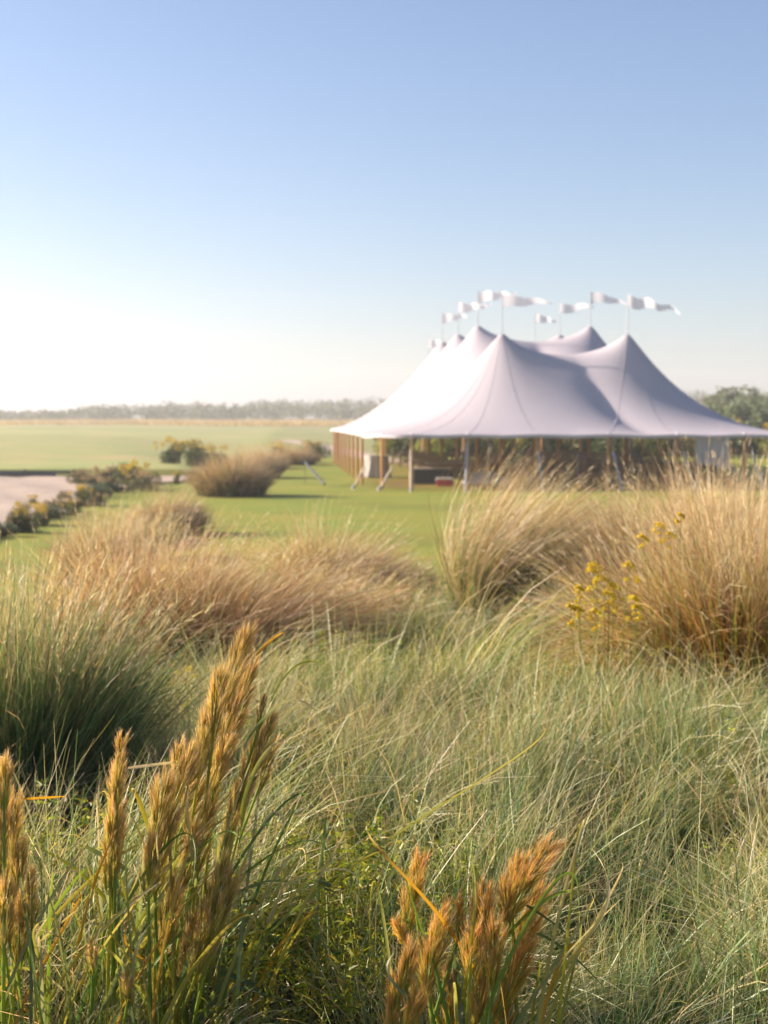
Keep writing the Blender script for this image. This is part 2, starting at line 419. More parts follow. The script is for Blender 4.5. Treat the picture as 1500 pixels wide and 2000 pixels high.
def seed_mesh(name, r, h, n, spread, wind, cols=(PINKT, PALE, STRAW)):
    """taller flowering stalks, each with a loose head of fine spikelets"""
    ra = np.sqrt(rng.uniform(0, 1, n)) * r * .45; aa = rng.uniform(0, 2 * pi, n)
    root = np.stack([ra * np.cos(aa), ra * np.sin(aa), np.full(n, -.03)], 1)
    th0 = np.radians(np.abs(rng.normal(spread * .35, 9, n))); kap = np.radians(np.abs(rng.normal(spread * .5, 14, n)))
    L = h * rng.uniform(.95, 1.3, n)
    c0 = pal([OLIVE, BROWN, YELG], [1, 1, 1], n); c1 = pal([STRAW, OLIVE], [2, 1], n); c2 = pal(list(cols), [1] * len(cols), n)
    S = 7
    v, f, c = ribbons(name, root, aa, L, th0, kap, np.full(n, .004), c0, c1, c2, S, (wind, .05))
    P = v.reshape(n, S + 1, 2, 3).mean(2)
    k = 14; m = n * k
    seg = rng.uniform(.62, 1, m); ii = np.repeat(np.arange(n), k); s = seg * S; i0 = np.minimum(s.astype(int), S - 1); fr = (s - i0)[:, None]
    r2 = P[ii, i0] * (1 - fr) + P[ii, i0 + 1] * fr
    dd = P[ii, i0 + 1] - P[ii, i0]; dd /= np.linalg.norm(dd, axis=1)[:, None]
    az2 = np.arctan2(dd[:, 1], dd[:, 0]) + rng.normal(0, .5, m); th = np.arccos(np.clip(dd[:, 2], -1, 1)) + rng.normal(0, .22, m)
    q = ribbons(name, r2, az2, rng.uniform(.03, .08, m), th, np.full(m, .2), rng.uniform(.002, .005, m), pal(list(cols), [1] * len(cols), m), pal(list(cols), [1] * len(cols), m), pal([PALE, PINKT], [1, 1], m), 2)
    v, f, c = join([(v, f, c), q])
    return np_mesh(name, v, f, c)

def make_clump(label, loc, r, h, n, spread, wind, kind, seeds=160, group=None, name='grass_clump', width=.0055, cat='grass clump'):
    e = empty(name, loc); tag(e, label, cat, group)
    b = link('blades', clump_mesh('blades', r, h, n, spread, wind, kind, width), M_CLUMP, e); b['kind'] = 'stuff'
    if seeds:
        s = link('seed_stalks', seed_mesh('seed_stalks', r, h, seeds, spread, wind), M_CLUMP, e); s['kind'] = 'stuff'
    remember(e)
    return e

def P(px, D): x = gx(px, D); return (x, D, G(x, D))

# near and middle clumps: label, px, depth, radius, height, blades, spread, wind, kind
CL = [
 ('grey-green clump with tan tips at the left edge, leftmost behind the near plumes', -20, 6.6, .75, 1.08, 2600, 22, .12, 'reed'),
 ('grey-green tan-tipped clump leaning right above the lone left plume', 95, 6.9, .6, 1.0, 2200, 24, .18, 'reed'),
 ('wispy straw-tipped clump filling the gap left of the orange clump', 20, 9.6, .6, .66, 1000, 60, .5, 'green'),
 ('orange and tan clump, leftmost of the row in mid meadow', 275, 12.2, .95, 1.28, 6000, 48, .42, 'orange'),
 ('orange-brown wind-swept clump straight above the tallest plume', 425, 11.8, .95, 1.12, 6000, 52, .55, 'orange'),
 ('pinkish tan clump swept low to the right, third in the mid-meadow row', 560, 13.0, .8, .95, 4200, 58, .6, 'tan'),
 ('faded tan clump at the right end of the mid-meadow row', 680, 14.6, .65, .78, 2600, 55, .6, 'tan'),
 ('pink-tipped tan clump standing against the lawn in the centre', 650, 19.0, .8, 1.25, 4200, 48, .5, 'tan'),
 ('low tan clump right of the pink-tipped clump beside the lawn', 745, 19.0, .7, .85, 3500, 58, .6, 'tan'),
 ('tall clump with bright green base and dark heart in front of the tent', 955, 14.8, .55, 1.68, 4200, 30, 1.15, 'green'),
 ('tan clump leaning right, just behind the green-based tall clump', 1045, 16.5, .65, 1.6, 4000, 36, 1.0, 'tan'),
 ('rusty tan clump between the green-based clump and the big right clump', 1130, 17.5, .7, 1.0, 4000, 55, .5, 'tan'),
 ('big orange-based clump with pink tips behind the yellow goldenrod', 1350, 9.8, .85, 1.22, 5200, 46, -.05, 'right'),
 ('huge rust-based clump cut by the right edge of the picture', 1490, 9.3, .95, 1.42, 6500, 34, .08, 'right'),
 ('pale tan clump low at the left foot of the big orange-based clump', 1240, 10.6, .7, .85, 3500, 65, -.15, 'tan'),
 ('tall straw clump below the white tent curtain', 1300, 14.5, .8, 1.30, 5000, 40, .35, 'tan'),
 ('tall straw clump furthest right in the back row', 1455, 14.0, .9, 1.42, 5500, 38, .35, 'tan'),
 ('yellowish tall clump behind the gap between the two right back clumps', 1385, 16.5, .8, 1.25, 4500, 38, .4, 'green'),
 ('straw clump left of the tall back row, below the second leaning tent sleeve', 1215, 16.2, .75, 1.05, 4000, 45, .45, 'green'),
 ('dark-hearted green clump left of the lawn, nearest the brown mulch', 205, 25.5, .8, 1.2, 4500, 30, .35, 'dark'),
 ('grey-tan clump beside the mulch left of the lawn, behind the dark-hearted clump', 262, 29, .9, 1.1, 3000, 50, .4, 'green'),
 ('grey-brown clump at the edge of the lawn in front of the big round clump', 325, 36, .8, 1.2, 3500, 26, .25, 'dark'),
 ('big round brown grass clump casting a shadow on the lawn', 452, 54.5, 1.35, 1.75, 6500, 22, .0, 'dark'),
 ('brown grass clump just behind the big round one', 496, 72, 1.35, 1.6, 4500, 24, .0, 'dark'),
 ('small brown grass clump further back beside the lawn', 520, 86, 1.1, 1.4, 3500, 30, .0, 'dark'),
 ('dark-hearted brown clump left of the far tent poles', 577, 94, 1.3, 1.5, 3500, 28, .05, 'dark'),
]
for (lb, px, D, r, h, n, sp, wd, kd) in CL:
    wdt = .0066 if D < 14 else (.009 if D < 30 else .017); n = int(n * (.72 if D < 30 and kd != 'reed' else 1))
    make_clump(lb, P(px, D), r, h, n, sp, wd, kd, seeds=int(n * .035), width=wdt)

# ------------------------------------------------------------------ meadow (stuff), grown with geometry nodes
def tuft(kind, n=110, w=.0041):
    rr = np.sqrt(rng.uniform(0, 1, n)) * .20; aa = rng.uniform(0, 2 * pi, n)
    root = np.stack([rr * np.cos(aa), rr * np.sin(aa), np.full(n, -.04)], 1)
    az = rng.uniform(0, 2 * pi, n); S = 5; wind = (.20, .03); curl = rng.normal(0, .3, n)
    if kind == 'rush':
        L = rng.uniform(.35, .75, n); th0 = np.radians(np.abs(rng.normal(14, 12, n))); kap = np.radians(np.abs(rng.normal(18, 16, n)))
        c0 = pal([GREEN, BLUEG, OLIVE], [3, 3, 1], n); c1 = pal([GREYG, BLUEG, STRAW, OLIVE, GREEN], [4, 4, 1.6, 1, 2], n); c2 = pal([GREYG, STRAW, PALE, YELG, BLUEG], [3, 2.4, 1.4, 1, 1.5], n)
    elif kind == 'straw':
        L = rng.uniform(.3, .7, n); th0 = np.radians(np.abs(rng.normal(26, 16, n))); kap = np.radians(np.abs(rng.normal(28, 25, n)))
        c0 = pal([OLIVE, BROWN, GREEN], [2, 1, 1], n); c1 = pal([STRAW, GREYG, PINKT, OLIVE], [3, 3, 1.5, 1], n); c2 = pal([PALE, PINKT, STRAW], [3, 2, 3], n)
    elif kind == 'mat':
        L = rng.uniform(.18, .42, n); th0 = np.radians(rng.uniform(5, 70, n)); kap = np.radians(np.abs(rng.normal(40, 25, n)))
        c0 = pal([GREEN, OLIVE, BLUEG], [3, 2, 1], n); c1 = pal([GREEN, GREYG, OLIVE, STRAW], [3, 2, 2, 2], n); c2 = pal([GREYG, YELG, ORANGE, STRAW], [3, 1.5, .6, 2], n)
    elif kind == 'sweep':
        L = rng.uniform(.6, 1.0, n); th0 = np.radians(np.abs(rng.normal(20, 8, n))); kap = np.radians(rng.uniform(35, 75, n))
        az = rng.normal(.25, .5, n); c0 = pal([GREEN, BLUEG], [2, 1], n); c1 = pal([YELG, GREYG, STRAW], [1, 3, 2], n); c2 = pal([STRAW, PALE, ORANGE, YELG], [3, 3, .6, 1.2], n)
    else:   # herb: branching stems carrying tiny leaves
        k = 14; stems = n // k; n = stems * k
        sr = rng.uniform(-.16, .16, (stems, 2)); L = rng.uniform(.25, .5, stems); a0 = rng.uniform(0, 2 * pi, stems)
        st = ribbons('s', np.concatenate([sr, np.full((stems, 1), -.03)], 1), a0, L, np.radians(rng.uniform(0, 25, stems)), np.full(stems, .3), np.full(stems, .0028), pal([OLIVE], [1], stems), pal([ORANGE, YELG], [1, 1], stems), pal([YELG], [1], stems), 4, (.15, 0))
        PP = st[0].reshape(stems, 5, 2, 3).mean(2); ii = np.repeat(np.arange(stems), k * 3); s = rng.uniform(1, 4, len(ii)); i0 = np.minimum(s.astype(int), 3); fr = (s - i0)[:, None]
        r2 = PP[ii, i0] * (1 - fr) + PP[ii, i0 + 1] * fr; m = len(ii)
        r2 = r2 + rng.normal(0, .012, (m, 3))
        lf = ribbons('l', r2, rng.uniform(0, 2 * pi, m), rng.uniform(.012, .045, m), np.radians(rng.uniform(20, 90, m)), np.full(m, .3), rng.uniform(.004, .009, m), pal([OLIVE, YELG, GREEN], [2, 3, 2], m), pal([YELG, OLIVE, GREEN, (.5, .38, .05)], [4, 2, 2, 1.5], m), pal([(.55, .40, .05), YELG, ORANGE], [1.2, 2, 1.2], m), 2)
        return np_mesh('tuft_herb', *join([st, lf]))
    return np_mesh('tuft_' + kind, *ribbons(kind, root, az, L, th0, kap, w * rng.uniform(.6, 1.5, n), c0 * .65, c1, c2, S, wind, curl=curl))  # blade bases darkened in colour, deepening the shade low in the grass

SRC = bpy.data.collections.new('tuft_sources')       # not linked to the scene
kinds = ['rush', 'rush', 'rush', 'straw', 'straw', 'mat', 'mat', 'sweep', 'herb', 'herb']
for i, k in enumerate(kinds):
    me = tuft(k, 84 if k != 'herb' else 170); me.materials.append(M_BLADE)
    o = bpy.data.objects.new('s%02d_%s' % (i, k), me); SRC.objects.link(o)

def scatter_obj(name, pts, rot, scl, ids, coll=SRC):
    me = bpy.data.meshes.new(name); n = len(pts)
    me.vertices.add(n); me.vertices.foreach_set('co', np.ascontiguousarray(pts, np.float32).ravel())
    a = me.attributes.new('rot', 'FLOAT_VECTOR', 'POINT'); a.data.foreach_set('vector', np.ascontiguousarray(rot, np.float32).ravel())
    a = me.attributes.new('scl', 'FLOAT_VECTOR', 'POINT'); a.data.foreach_set('vector', np.ascontiguousarray(scl, np.float32).ravel())
    a = me.attributes.new('ids', 'INT', 'POINT'); a.data.foreach_set('value', np.ascontiguousarray(ids, np.int32))
    o = bpy.data.objects.new(name, me); COL.objects.link(o)
    ng = bpy.data.node_groups.new(name + '_nodes', 'GeometryNodeTree')
    ng.interface.new_socket('Geometry', in_out='INPUT', socket_type='NodeSocketGeometry')
    ng.interface.new_socket('Geometry', in_out='OUTPUT', socket_type='NodeSocketGeometry')
    N = ng.nodes; L = ng.links
    gi = N.new('NodeGroupInput'); go = N.new('NodeGroupOutput'); ip = N.new('GeometryNodeInstanceOnPoints')
    ci = N.new('GeometryNodeCollectionInfo'); ci.inputs['Collection'].default_value = coll
    ci.inputs['Separate Children'].default_value = True; ci.inputs['Reset Children'].default_value = True
    def na(nm, ty):
        q = N.new('GeometryNodeInputNamedAttribute'); q.data_type = ty; q.inputs['Name'].default_value = nm; return q.outputs['Attribute']
    L.new(gi.outputs[0], ip.inputs['Points']); L.new(ci.outputs[0], ip.inputs['Instance'])
    ip.inputs['Pick Instance'].default_value = True
    L.new(na('ids', 'INT'), ip.inputs['Instance Index'])
    er = N.new('FunctionNodeEulerToRotation'); L.new(na('rot', 'FLOAT_VECTOR'), er.inputs[0]); L.new(er.outputs[0], ip.inputs['Rotation'])
    L.new(na('scl', 'FLOAT_VECTOR'), ip.inputs['Scale']); L.new(ip.outputs[0], go.inputs[0])
    md = o.modifiers.new('grow', 'NODES'); md.node_group = ng
    return o

def meadow_points():
    out = []
    for (y0, y1, dens) in ((1.7, 5, 52), (5, 9, 35), (9, 14, 24), (14, 24, 13)):
        w = .29 * y1 + 1.2; n = int(dens * (y1 - y0) * 2 * w)
        x = rng.uniform(-w, w, n); y = rng.uniform(y0, y1, n)
        keep = (np.abs(x) < .29 * y + 1.0) & (y < lawn_edge(x) - .3 + .5 * wob(x, y, .9))
        lim = np.interp(x, [-8, -3.5, -2, 0, 1, 3, 5, 8], [14.0, 14.5, 15, 15.5, 17, 20, 24, 24])
        keep &= y < lim + wob(x, y, 1.0)
        out.append(np.stack([x[keep], y[keep]], 1))
    q = np.concatenate(out)
    gap = (wob(q[:, 0], q[:, 1], .36, 7) < -.42) & (q[:, 1] < 11) & (rng.uniform(0, 1, len(q)) < .8)
    return q[~gap]
mp_ = meadow_points(); n = len(mp_)
mx, my = mp_[:, 0], mp_[:, 1]
u = rng.uniform(0, 1, n); pat = wob(mx, my, .75, 1.0) + rng.normal(0, .25, n); pat2 = wob(mx, my, .5, 4.0) + rng.normal(0, .2, n)
ids = np.where(u < .45, rng.integers(0, 3, n), np.where(u < .62, 5 + rng.integers(0, 2, n), np.where(u < .9, 3 + rng.integers(0, 2, n), 7)))
ids = np.where((wob(mx, my, 1.1, 3) > .25) & (rng.uniform(0, 1, n) < .45), 3 + rng.integers(0, 2, n), ids)
ids = np.where((pat2 > .45) & (u < .6), 8 + rng.integers(0, 2, n), ids)
# more herb at two places the photo shows it
for (hx, hy, hr) in ((gx(300, 5.6), 5.6, .75), (gx(640, 4.6), 4.6, .55), (gx(760, 10.5), 10.5, 1.0), (gx(1200, 9.8), 9.8, .8), (gx(880, 12.0), 12, .9)):
    dd = np.hypot(mx - hx, (my - hy) * .6)
    ids = np.where((dd < hr) & (rng.uniform(0, 1, n) < .6), 8 + rng.integers(0, 2, n), ids)
ids = np.where((mx > .35 * my - .9) & (my < 5.2) & (u > .7), 7, ids)
sz = np.clip(.84 + .34 * pat + .26 * wob(mx, my, .30, 2) + rng.normal(0, .12, n), .4, 1.4)
sz *= np.interp(my, [1.7, 3, 5, 9], [.62, .78, .95, 1.05])
hol = np.zeros(n)               # low hollows at the feet of the big clumps and between tussocks
for (hx, hy, hr) in ((gx(430, 10.6), 10.6, .9), (gx(300, 10.8), 10.8, .8), (gx(560, 11.4), 11.4, .8), (gx(740, 11.2), 11.2, .9), (gx(1000, 13.2), 13.2, .8), (gx(1340, 8.6), 8.6, .7), (gx(1480, 8.2), 8.2, .7), (gx(60, 5.7), 5.7, .55), (gx(1240, 4.4), 4.4, .3), (gx(1330, 5.6), 5.6, .35), (gx(700, 6.6), 6.6, .35), (gx(980, 5.2), 5.2, .25)):
    hol = np.maximum(hol, np.exp(-((mx - hx) ** 2 + (my - hy) ** 2) / hr ** 2))
sz *= 1 - .68 * hol
sz = np.where(my < 3.5, np.minimum(sz, .56), sz)
for (hx, hy) in ((gx(890, 3.3), 3.3), (gx(320, 3.7), 3.7), (gx(205, 3.6), 3.6), (gx(15, 3.5), 3.5)):
    sz = np.where((np.abs(mx - hx - .05) < .32) & (my < hy + .05), np.minimum(sz, .40), sz)
ids = np.where((hol > .5) & (rng.uniform(0, 1, n) < .7), 5 + rng.integers(0, 2, n), ids)
rot = np.stack([rng.normal(0, .12, n), rng.normal(.08, .12, n), rng.normal(0, .75, n)], 1)
wide = np.interp(my, [2, 8, 14, 22], [1.0, 1.1, 1.35, 1.6])
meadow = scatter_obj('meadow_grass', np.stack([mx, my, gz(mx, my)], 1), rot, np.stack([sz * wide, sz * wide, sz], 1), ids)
tag(meadow, 'tangled grey-green and straw meadow grass filling the foreground', 'grass', kind='stuff')
print('meadow', n)

# ------------------------------------------------------------------ shrubs and trees
def leaf_cloud(name, blobs, n, size, cols, wts, squash=1.0):
    """many small leaf-shaped quads through the volume of several lumps"""
    blobs = np.array(blobs, float); wt = blobs[:, 3] ** 2; wt /= wt.sum()
    b = blobs[rng.choice(len(blobs), n, p=wt)]
    d = rng.normal(0, 1, (n, 3)); d /= np.linalg.norm(d, axis=1)[:, None]
    rad = b[:, 3] * rng.uniform(.35, 1, n) ** .5 * (1 + .16 * np.sin(d[:, 0] * 5 + b[:, 0] * 3) + .12 * np.sin(d[:, 2] * 9 + b[:, 1]))
    c = b[:, :3] + d * rad[:, None] * np.array([1, 1, squash])
    c[:, 2] = np.maximum(c[:, 2], .02)
    a = rng.normal(0, 1, (n, 3)); a /= np.linalg.norm(a, axis=1)[:, None]
    e = np.cross(a, rng.normal(0, 1, (n, 3))); e /= np.linalg.norm(e, axis=1)[:, None]
    s = size * rng.uniform(.5, 1.4, n)[:, None]
    V = np.stack([c - a * s, c - e * s * .5, c + a * s, c + e * s * .5], 1).reshape(-1, 3)
    Fq = np.arange(n * 4).reshape(n, 4)
    C = np.repeat(pal(cols, wts, n, .25), 4, 0)
    return np_mesh(name, V, Fq, C)

def shrub_variant(r, h, flower, n=2600, size=.05, cols=((.05, .08, .025), (.09, .12, .03), (.13, .13, .035)), fcol=((.55, .36, .015), (.42, .32, .03))):
    k = 9; bl = []
    for i in range(k):
        a = rng.uniform(0, 2 * pi); q = rng.uniform(0, .75) * r
        bl.append((q * cos(a), q * sin(a), h * rng.uniform(.12, .68), r * rng.uniform(.3, .5)))
    me = leaf_cloud('foliage', bl, n, size, list(cols), [1] * len(cols), squash=h / (r * 1.5)); me.materials.append(M_LEAF)
    fl = None
    if flower:
        fb = []
        for i in range(16):
            a = rng.uniform(0, 2 * pi); q = rng.uniform(0, .85) * r
            fb.append((q * cos(a), q * sin(a), h * rng.uniform(.75, 1.05) * (1 - .25 * (q / r) ** 2), r * rng.uniform(.08, .17)))
        fl = leaf_cloud('flowers', fb, int(n * flower), size * .6, list(fcol), [1] * len(fcol)); fl.materials.append(M_LEAF)
    m = MB()
    for i in range(7):
        a = rng.uniform(0, 2 * pi); m.tube([(0, 0, -.05), (r * .3 * cos(a), r * .3 * sin(a), h * .35), (r * .55 * cos(a), r * .55 * sin(a), h * .7)], [.025, .018, .008], 5)
    st = m.mesh('stems'); st.materials.append(M_TRUNK)
    return me, fl, st

def put_shrub(var, label, loc, scale=1.0, group=None, name='shrub', rz=None, cat='bush'):
    e = empty(name, loc, rng.uniform(0, 6.28) if rz is None else rz); e.scale = (scale,) * 3 if not hasattr(scale, '__len__') else scale
    tag(e, label, cat, group)
    f = link('foliage', var[0], None, e); f['kind'] = 'stuff'
    s = link('stems', var[2], None, e); s['kind'] = 'stuff'
    if var[1]: q = link('flowers', var[1], None, e); q['kind'] = 'stuff'
    return e

SH_Y = [shrub_variant(1, 1.2, .5) for _ in range(3)]
SH_G = [shrub_variant(1, 1.1, 0, cols=((.05, .09, .045), (.09, .13, .06), (.13, .15, .08))) for _ in range(2)]
SH_T = [shrub_variant(1, 1.0, .5, cols=((.11, .11, .05), (.20, .16, .08), (.10, .12, .05)), fcol=((.42, .27, .16), (.36, .27, .14))) for _ in range(2)]
SHR = [
 # px, D, scale, variant, label
 (338, 79, 1.15, SH_Y[0], 'yellow-flowering bush left end of the hedge by the fairway'),
 (378, 77, 1.15, SH_Y[1], 'green bush dotted with yellow flowers in the middle of the hedge by the fairway'),
 (415, 81, 1.1, SH_Y[2], 'yellow-tipped bush touching the big round clump from behind'),
 (545, 97, 1.2, SH_Y[0], 'yellow-green bush between the small brown clump and the dark-hearted one'),
 (600, 101, 1.2, SH_Y[1], 'yellow-green bush just left of the far tent poles'),
 (618, 112, 1.3, SH_T[0], 'tan bush behind the far left tent poles'),
 (235, 64, 1.05, SH_G[0], 'dark green bush, tallest on the bunker island'),
 (212, 62, .85, SH_T[0], 'reddish tan flowering bush left of the dark green bunker bush'),
 (160, 62, .7, SH_T[1], 'low tan bush at the left tip of the bunker island'),
 (182, 60.5, .6, SH_T[0], 'low brown bush on the sand beside the left tip of the bunker island'),
 (262, 60, .95, SH_Y[0], 'yellow-topped bush at the right end of the bunker island'),
 (278, 58, .75, SH_T[1], 'tan bush in front of the yellow-topped bunker bush'),
 (248, 62.5, .85, SH_G[1], 'dark green bush on the grass rim below the bunker island'),
 (212, 57, .62, SH_T[0], 'tan-topped bush on the rim, next left from the dark green one'),
 (190, 53, .55, SH_G[0], 'blue-green bush on the rim above the mown slope'),
 (158, 48, .55, SH_Y[1], 'rim bush with one yellow flower spray'),
 (132, 44.5, .45, SH_T[1], 'small tan rim bush between two yellow ones'),
 (104, 41.8, .42, SH_G[1], 'small green rim bush over bare sand'),
 (72, 39.2, .50, SH_Y[2], 'thin yellow-topped bush on the rim of the sand'),
 (36, 36.4, .45, SH_T[0], 'round pinkish bush low on the rim at left'),
 (5, 35.2, .42, SH_G[0], 'green bush cut by the left edge at the foot of the rim'),
]
for px, D, s, v, lb in SHR: put_shrub(v, lb, P(px, D), s)
for i in range(18):                 # smaller ones straggling between them
    y = 36 + (i + rng.uniform(.1, .9)) * 30 / 18; x = float(near_edge(y)) + rng.normal(.1, .75); v = (SH_G + SH_T + SH_Y)[int(rng.integers(0, 7))]
    sc = rng.uniform(.18, .42)
    put_shrub(v, 'small straggling bush on the sand rim, %s counting from the near end' % ORD[i], (x, y, G(x, y)), (sc, sc, sc * rng.uniform(.9, 1.8)), 'small bushes along the sand rim')
for i in range(7):
    D = 74 + (i + rng.uniform(.1, .9)) * 26 / 7; v = (SH_T + SH_Y)[int(rng.integers(0, 5))]; sc = rng.uniform(.4, .8)
    put_shrub(v, 'low bush in the loose row beside the fairway, %s from the near end' % ORD[i], P(float(np.interp(D, [74, 100], [440, 590])) + rng.normal(0, 12), D), sc, 'low bushes beside the fairway')

# hedge bank behind the tent, seen between the poles
bank_v = [shrub_variant(1.6, 2.0, .45, 2600, .10, cols=((.16, .22, .03), (.28, .29, .04), (.34, .28, .05))) for _ in range(2)] + [shrub_variant(1.6, 2.0, .2, 2600, .10, cols=((.12, .17, .04), (.28, .22, .07), (.34, .24, .10)))] + [shrub_variant(1.6, 2.0, 0, 2600, .10, cols=((.05, .085, .03), (.09, .12, .04)))]
for i in range(46):
    row = i % 2; px = 770 + (i // 2) * 35 + rng.uniform(-12, 12); D = 118 + row * 10 + rng.uniform(-3, 3)
    k = int(rng.choice(4, p=[.3, .3, .25, .15]))
    put_shrub(bank_v[k], '%s from the left in the %s row of bushes behind the tent' % (ORD[i // 2], ['near', 'far'][row]), P(px, D), float(rng.uniform(.9, 1.35)), 'bushes in the bank behind the tent')
def tree(name, label, loc, h, r, trunk_h, n=3500, size=.16, cols=((.05, .08, .035), (.08, .11, .045), (.12, .14, .06)), group=None, squash=.75):
    e = empty(name, loc); tag(e, label, 'tree', group)
    bl = []
    for i in range(13):
        a = rng.uniform(0, 2 * pi); q = math.sqrt(rng.uniform(0, 1)) * r * .72
        bl.append((q * cos(a), q * sin(a), trunk_h + (h - trunk_h) * rng.uniform(.2, .82), r * rng.uniform(.26, .46)))
    c = link('crown', leaf_cloud('crown', bl, n, size, list(cols), [1] * len(cols), squash), M_LEAF, e); c['kind'] = 'stuff'
    m = MB(); tr = r * .075 + .07
    m.tube([(0, 0, -.2), (.1 * r, 0, trunk_h * .6), (0, .05 * r, trunk_h), (.05, 0, h * .75)], [tr * 1.3, tr, tr * .8, tr * .3], 8)
    for i in range(6):
        b = bl[i]; m.tube([(0, 0, trunk_h * rng.uniform(.6, 1)), (b[0] * .5, b[1] * .5, (trunk_h + b[2]) / 2 + .1), b[:3]], [tr * .55, tr * .4, tr * .15], 6)
    m.build('trunk', M_TRUNK, e)
    return e
tree('oak_tree', 'dark spreading tree with thick trunk behind the right half of the tent', P(1222, 112), 4.6, 3.0, 2.2, 3200, .15, cols=((.03, .045, .02), (.05, .07, .03)))
tree('cypress_tree', 'narrow dark evergreen between the tent poles in the centre', P(1075, 108), 3.0, .55, .35, 1500, .07, cols=((.02, .04, .02), (.04, .06, .03)), squash=2.2)
tree('oak_tree', 'dark tree whose crown hangs just under the tent edge, left of centre', P(955, 112), 4.0, 2.2, 1.4, 2600, .13, cols=((.03, .05, .02), (.06, .08, .03)))
tree('oak_tree', 'brown-trunked tree behind the tent near the white curtain', P(1318, 114), 4.8, 2.0, 2.2, 2400, .13, cols=((.05, .05, .025), (.09, .07, .04)))
for px, D, h, r, lb in [(1432, 190, 6.6, 3.6, 'round green tree, tallest beyond the right end of the tent'), (1400, 215, 5.8, 3.2, 'hazy green tree half hidden by the tent slope at right'), (1478, 200, 6.0, 3.4, 'green tree right of the tallest one beyond the tent'), (1520, 185, 5.4, 3.4, 'green tree cut by the right edge of the picture'),
        (1455, 150, 4.6, 3.0, 'pale yellow-green tree in front of the round green tree'), (1500, 140, 4.0, 2.8, 'low olive tree right beside the tent tip'), (1415, 160, 4.0, 2.6, 'low green tree behind the falling tent edge'), (1470, 118, 2.6, 2.4, 'low dark tree seen under the right tent tip')]:
    tree('round_tree', lb, P(px, D), h, r, h * .25, 3000, .2, cols=((.09, .13, .06), (.14, .18, .08), (.20, .20, .10)))

# distant wood, one mass
def wood():
    V = []; 
    bl = []
    for i in range(900):
        px = rng.uniform(-250, 900) if i < 640 else rng.uniform(1250, 1800)
        D = rng.uniform(430, 620); x = gx(px, D)
        prof = np.interp(px, [-250, 0, 130, 190, 260, 300, 360, 420, 450, 500, 570, 640, 730, 1250, 1800], [2.2, 2.0, 2.3, 4.2, 4.8, 4.0, 5.0, 4.4, 4.2, 5.8, 6.2, 6.4, 6.5, 9, 9])
        h = 1.12 * prof * rng.uniform(.45, 1.15) * (D / 480)
        g = G(x, D); r = rng.uniform(1.8, 4.0)
        for k in range(3): bl.append((x + rng.normal(0, r * .4), D + rng.normal(0, r * .4), g + h * rng.uniform(.35, .8), r * rng.uniform(.5, .8)))
    return leaf_cloud('distant_wood', bl, 80000, .42, [(.09, .12, .07), (.15, .16, .09), (.24, .20, .14), (.06, .085, .05)], [3, 3, 1.5, 2], .8)
w_ = link('distant_wood', wood(), M_LEAF)
tag(w_, 'hazy low wood along the horizon beyond the fairway', 'wood', kind='stuff')
# tan dune grass strip before the wood
def dune():
    n = 24000; px = rng.uniform(-150, 1000, n); D = rng.uniform(290, 430, n); x = gx(px, D)
    ok = wob(x, D, 22) + rng.normal(0, .3, n) > -.1; x = x[ok]; D = D[ok]; n = len(x)
    root = np.stack([x, D, gz(x, D) - .1], 1)
    return np_mesh('dune_grass', *ribbons('d', root, rng.uniform(0, 6.28, n), rng.uniform(.3, .9, n), np.full(n, .15), np.full(n, .5), rng.uniform(.15, .35, n), pal([(.3, .2, .07)], [1], n), pal([(.42, .28, .10), (.3, .26, .1)], [2, 1], n), pal([(.5, .36, .16)], [1], n), 3))
dg_ = link('dune_grass', dune(), M_CLUMP); tag(dg_, 'tan dune grass strip at the far end of the fairway', 'grass', kind='stuff')

# retaining wall of the bunker
bw = empty('bunker_wall', (0, 69.8, 0)); tag(bw, 'dark timber retaining wall along the far side of the sand', 'retaining wall')
pk = MB().box((0, 0, 0), (2.38, .08, .135)).mesh('plank'); pk.materials.append(M_DARKWOOD)
for c in range(13):
    x0 = -16.4 - c * 2.4
    for k in range(3):
        o = link('plank', pk, None, bw, (x0 - (k % 2) * .9, rng.uniform(-.012, .012), .085 + k * .14))
    MB().box((0, 0, 0), (.11, .09, .5)).build('post', M_DARKWOOD, bw, (x0 + 1.2, -.088, .25))

# ------------------------------------------------------------------ the tent
TX, TY = 7.2, 82.4             # tent centre on the ground
TANG = math.atan(.075)
HW, HL = 9.6, 23.2
TZ = 0.0
tent = empty('sailcloth_tent', (TX, TY, TZ), TANG)
tag(tent, 'large white sailcloth tent with ten peaks and pennants, open on all sides', 'tent')
def halfw(y):                   # half width along the tent
    a = np.abs(y); return np.where(a < HL - 4, HW, 7.9 + (HW - 7.9) * np.sqrt(np.clip(1 - ((a - (HL - 4)) / 4) ** 2, 0, 1)))
PK = []
for k in range(5):
    yk = -16 + 8 * k
    hz = [6.95, 7.85, 7.9, 7.9, 6.95][k]
    for s in (-1, 1): PK.append((s * 2.95, yk, hz))
dg = .15; VAL = .8
gxs = np.arange(-10.5, 10.5 + dg, dg); gys = np.arange(-24, 24 + dg, dg)
GX, GY = np.meshgrid(gxs, gys, indexing='ij')
inside = (np.abs(GX) < halfw(GY)) & (np.abs(GY) < HL)
dist = np.full(GX.shape, 99.); Hh = np.full(GX.shape, 2.3); fix = ~inside
for (px_, py_, pz_) in PK:
    d = np.hypot(GX - px_, GY - py_); dist = np.minimum(dist, d)
    Hh = np.where(inside, np.maximum(Hh, 2.3 + (pz_ - 2.3) * np.exp(-d / 2.7)), Hh)
for (px_, py_, pz_) in PK:
    d = np.hypot(GX - px_, GY - py_); m = d < .16; Hh[m] = pz_ - d[m] * .4; fix |= m
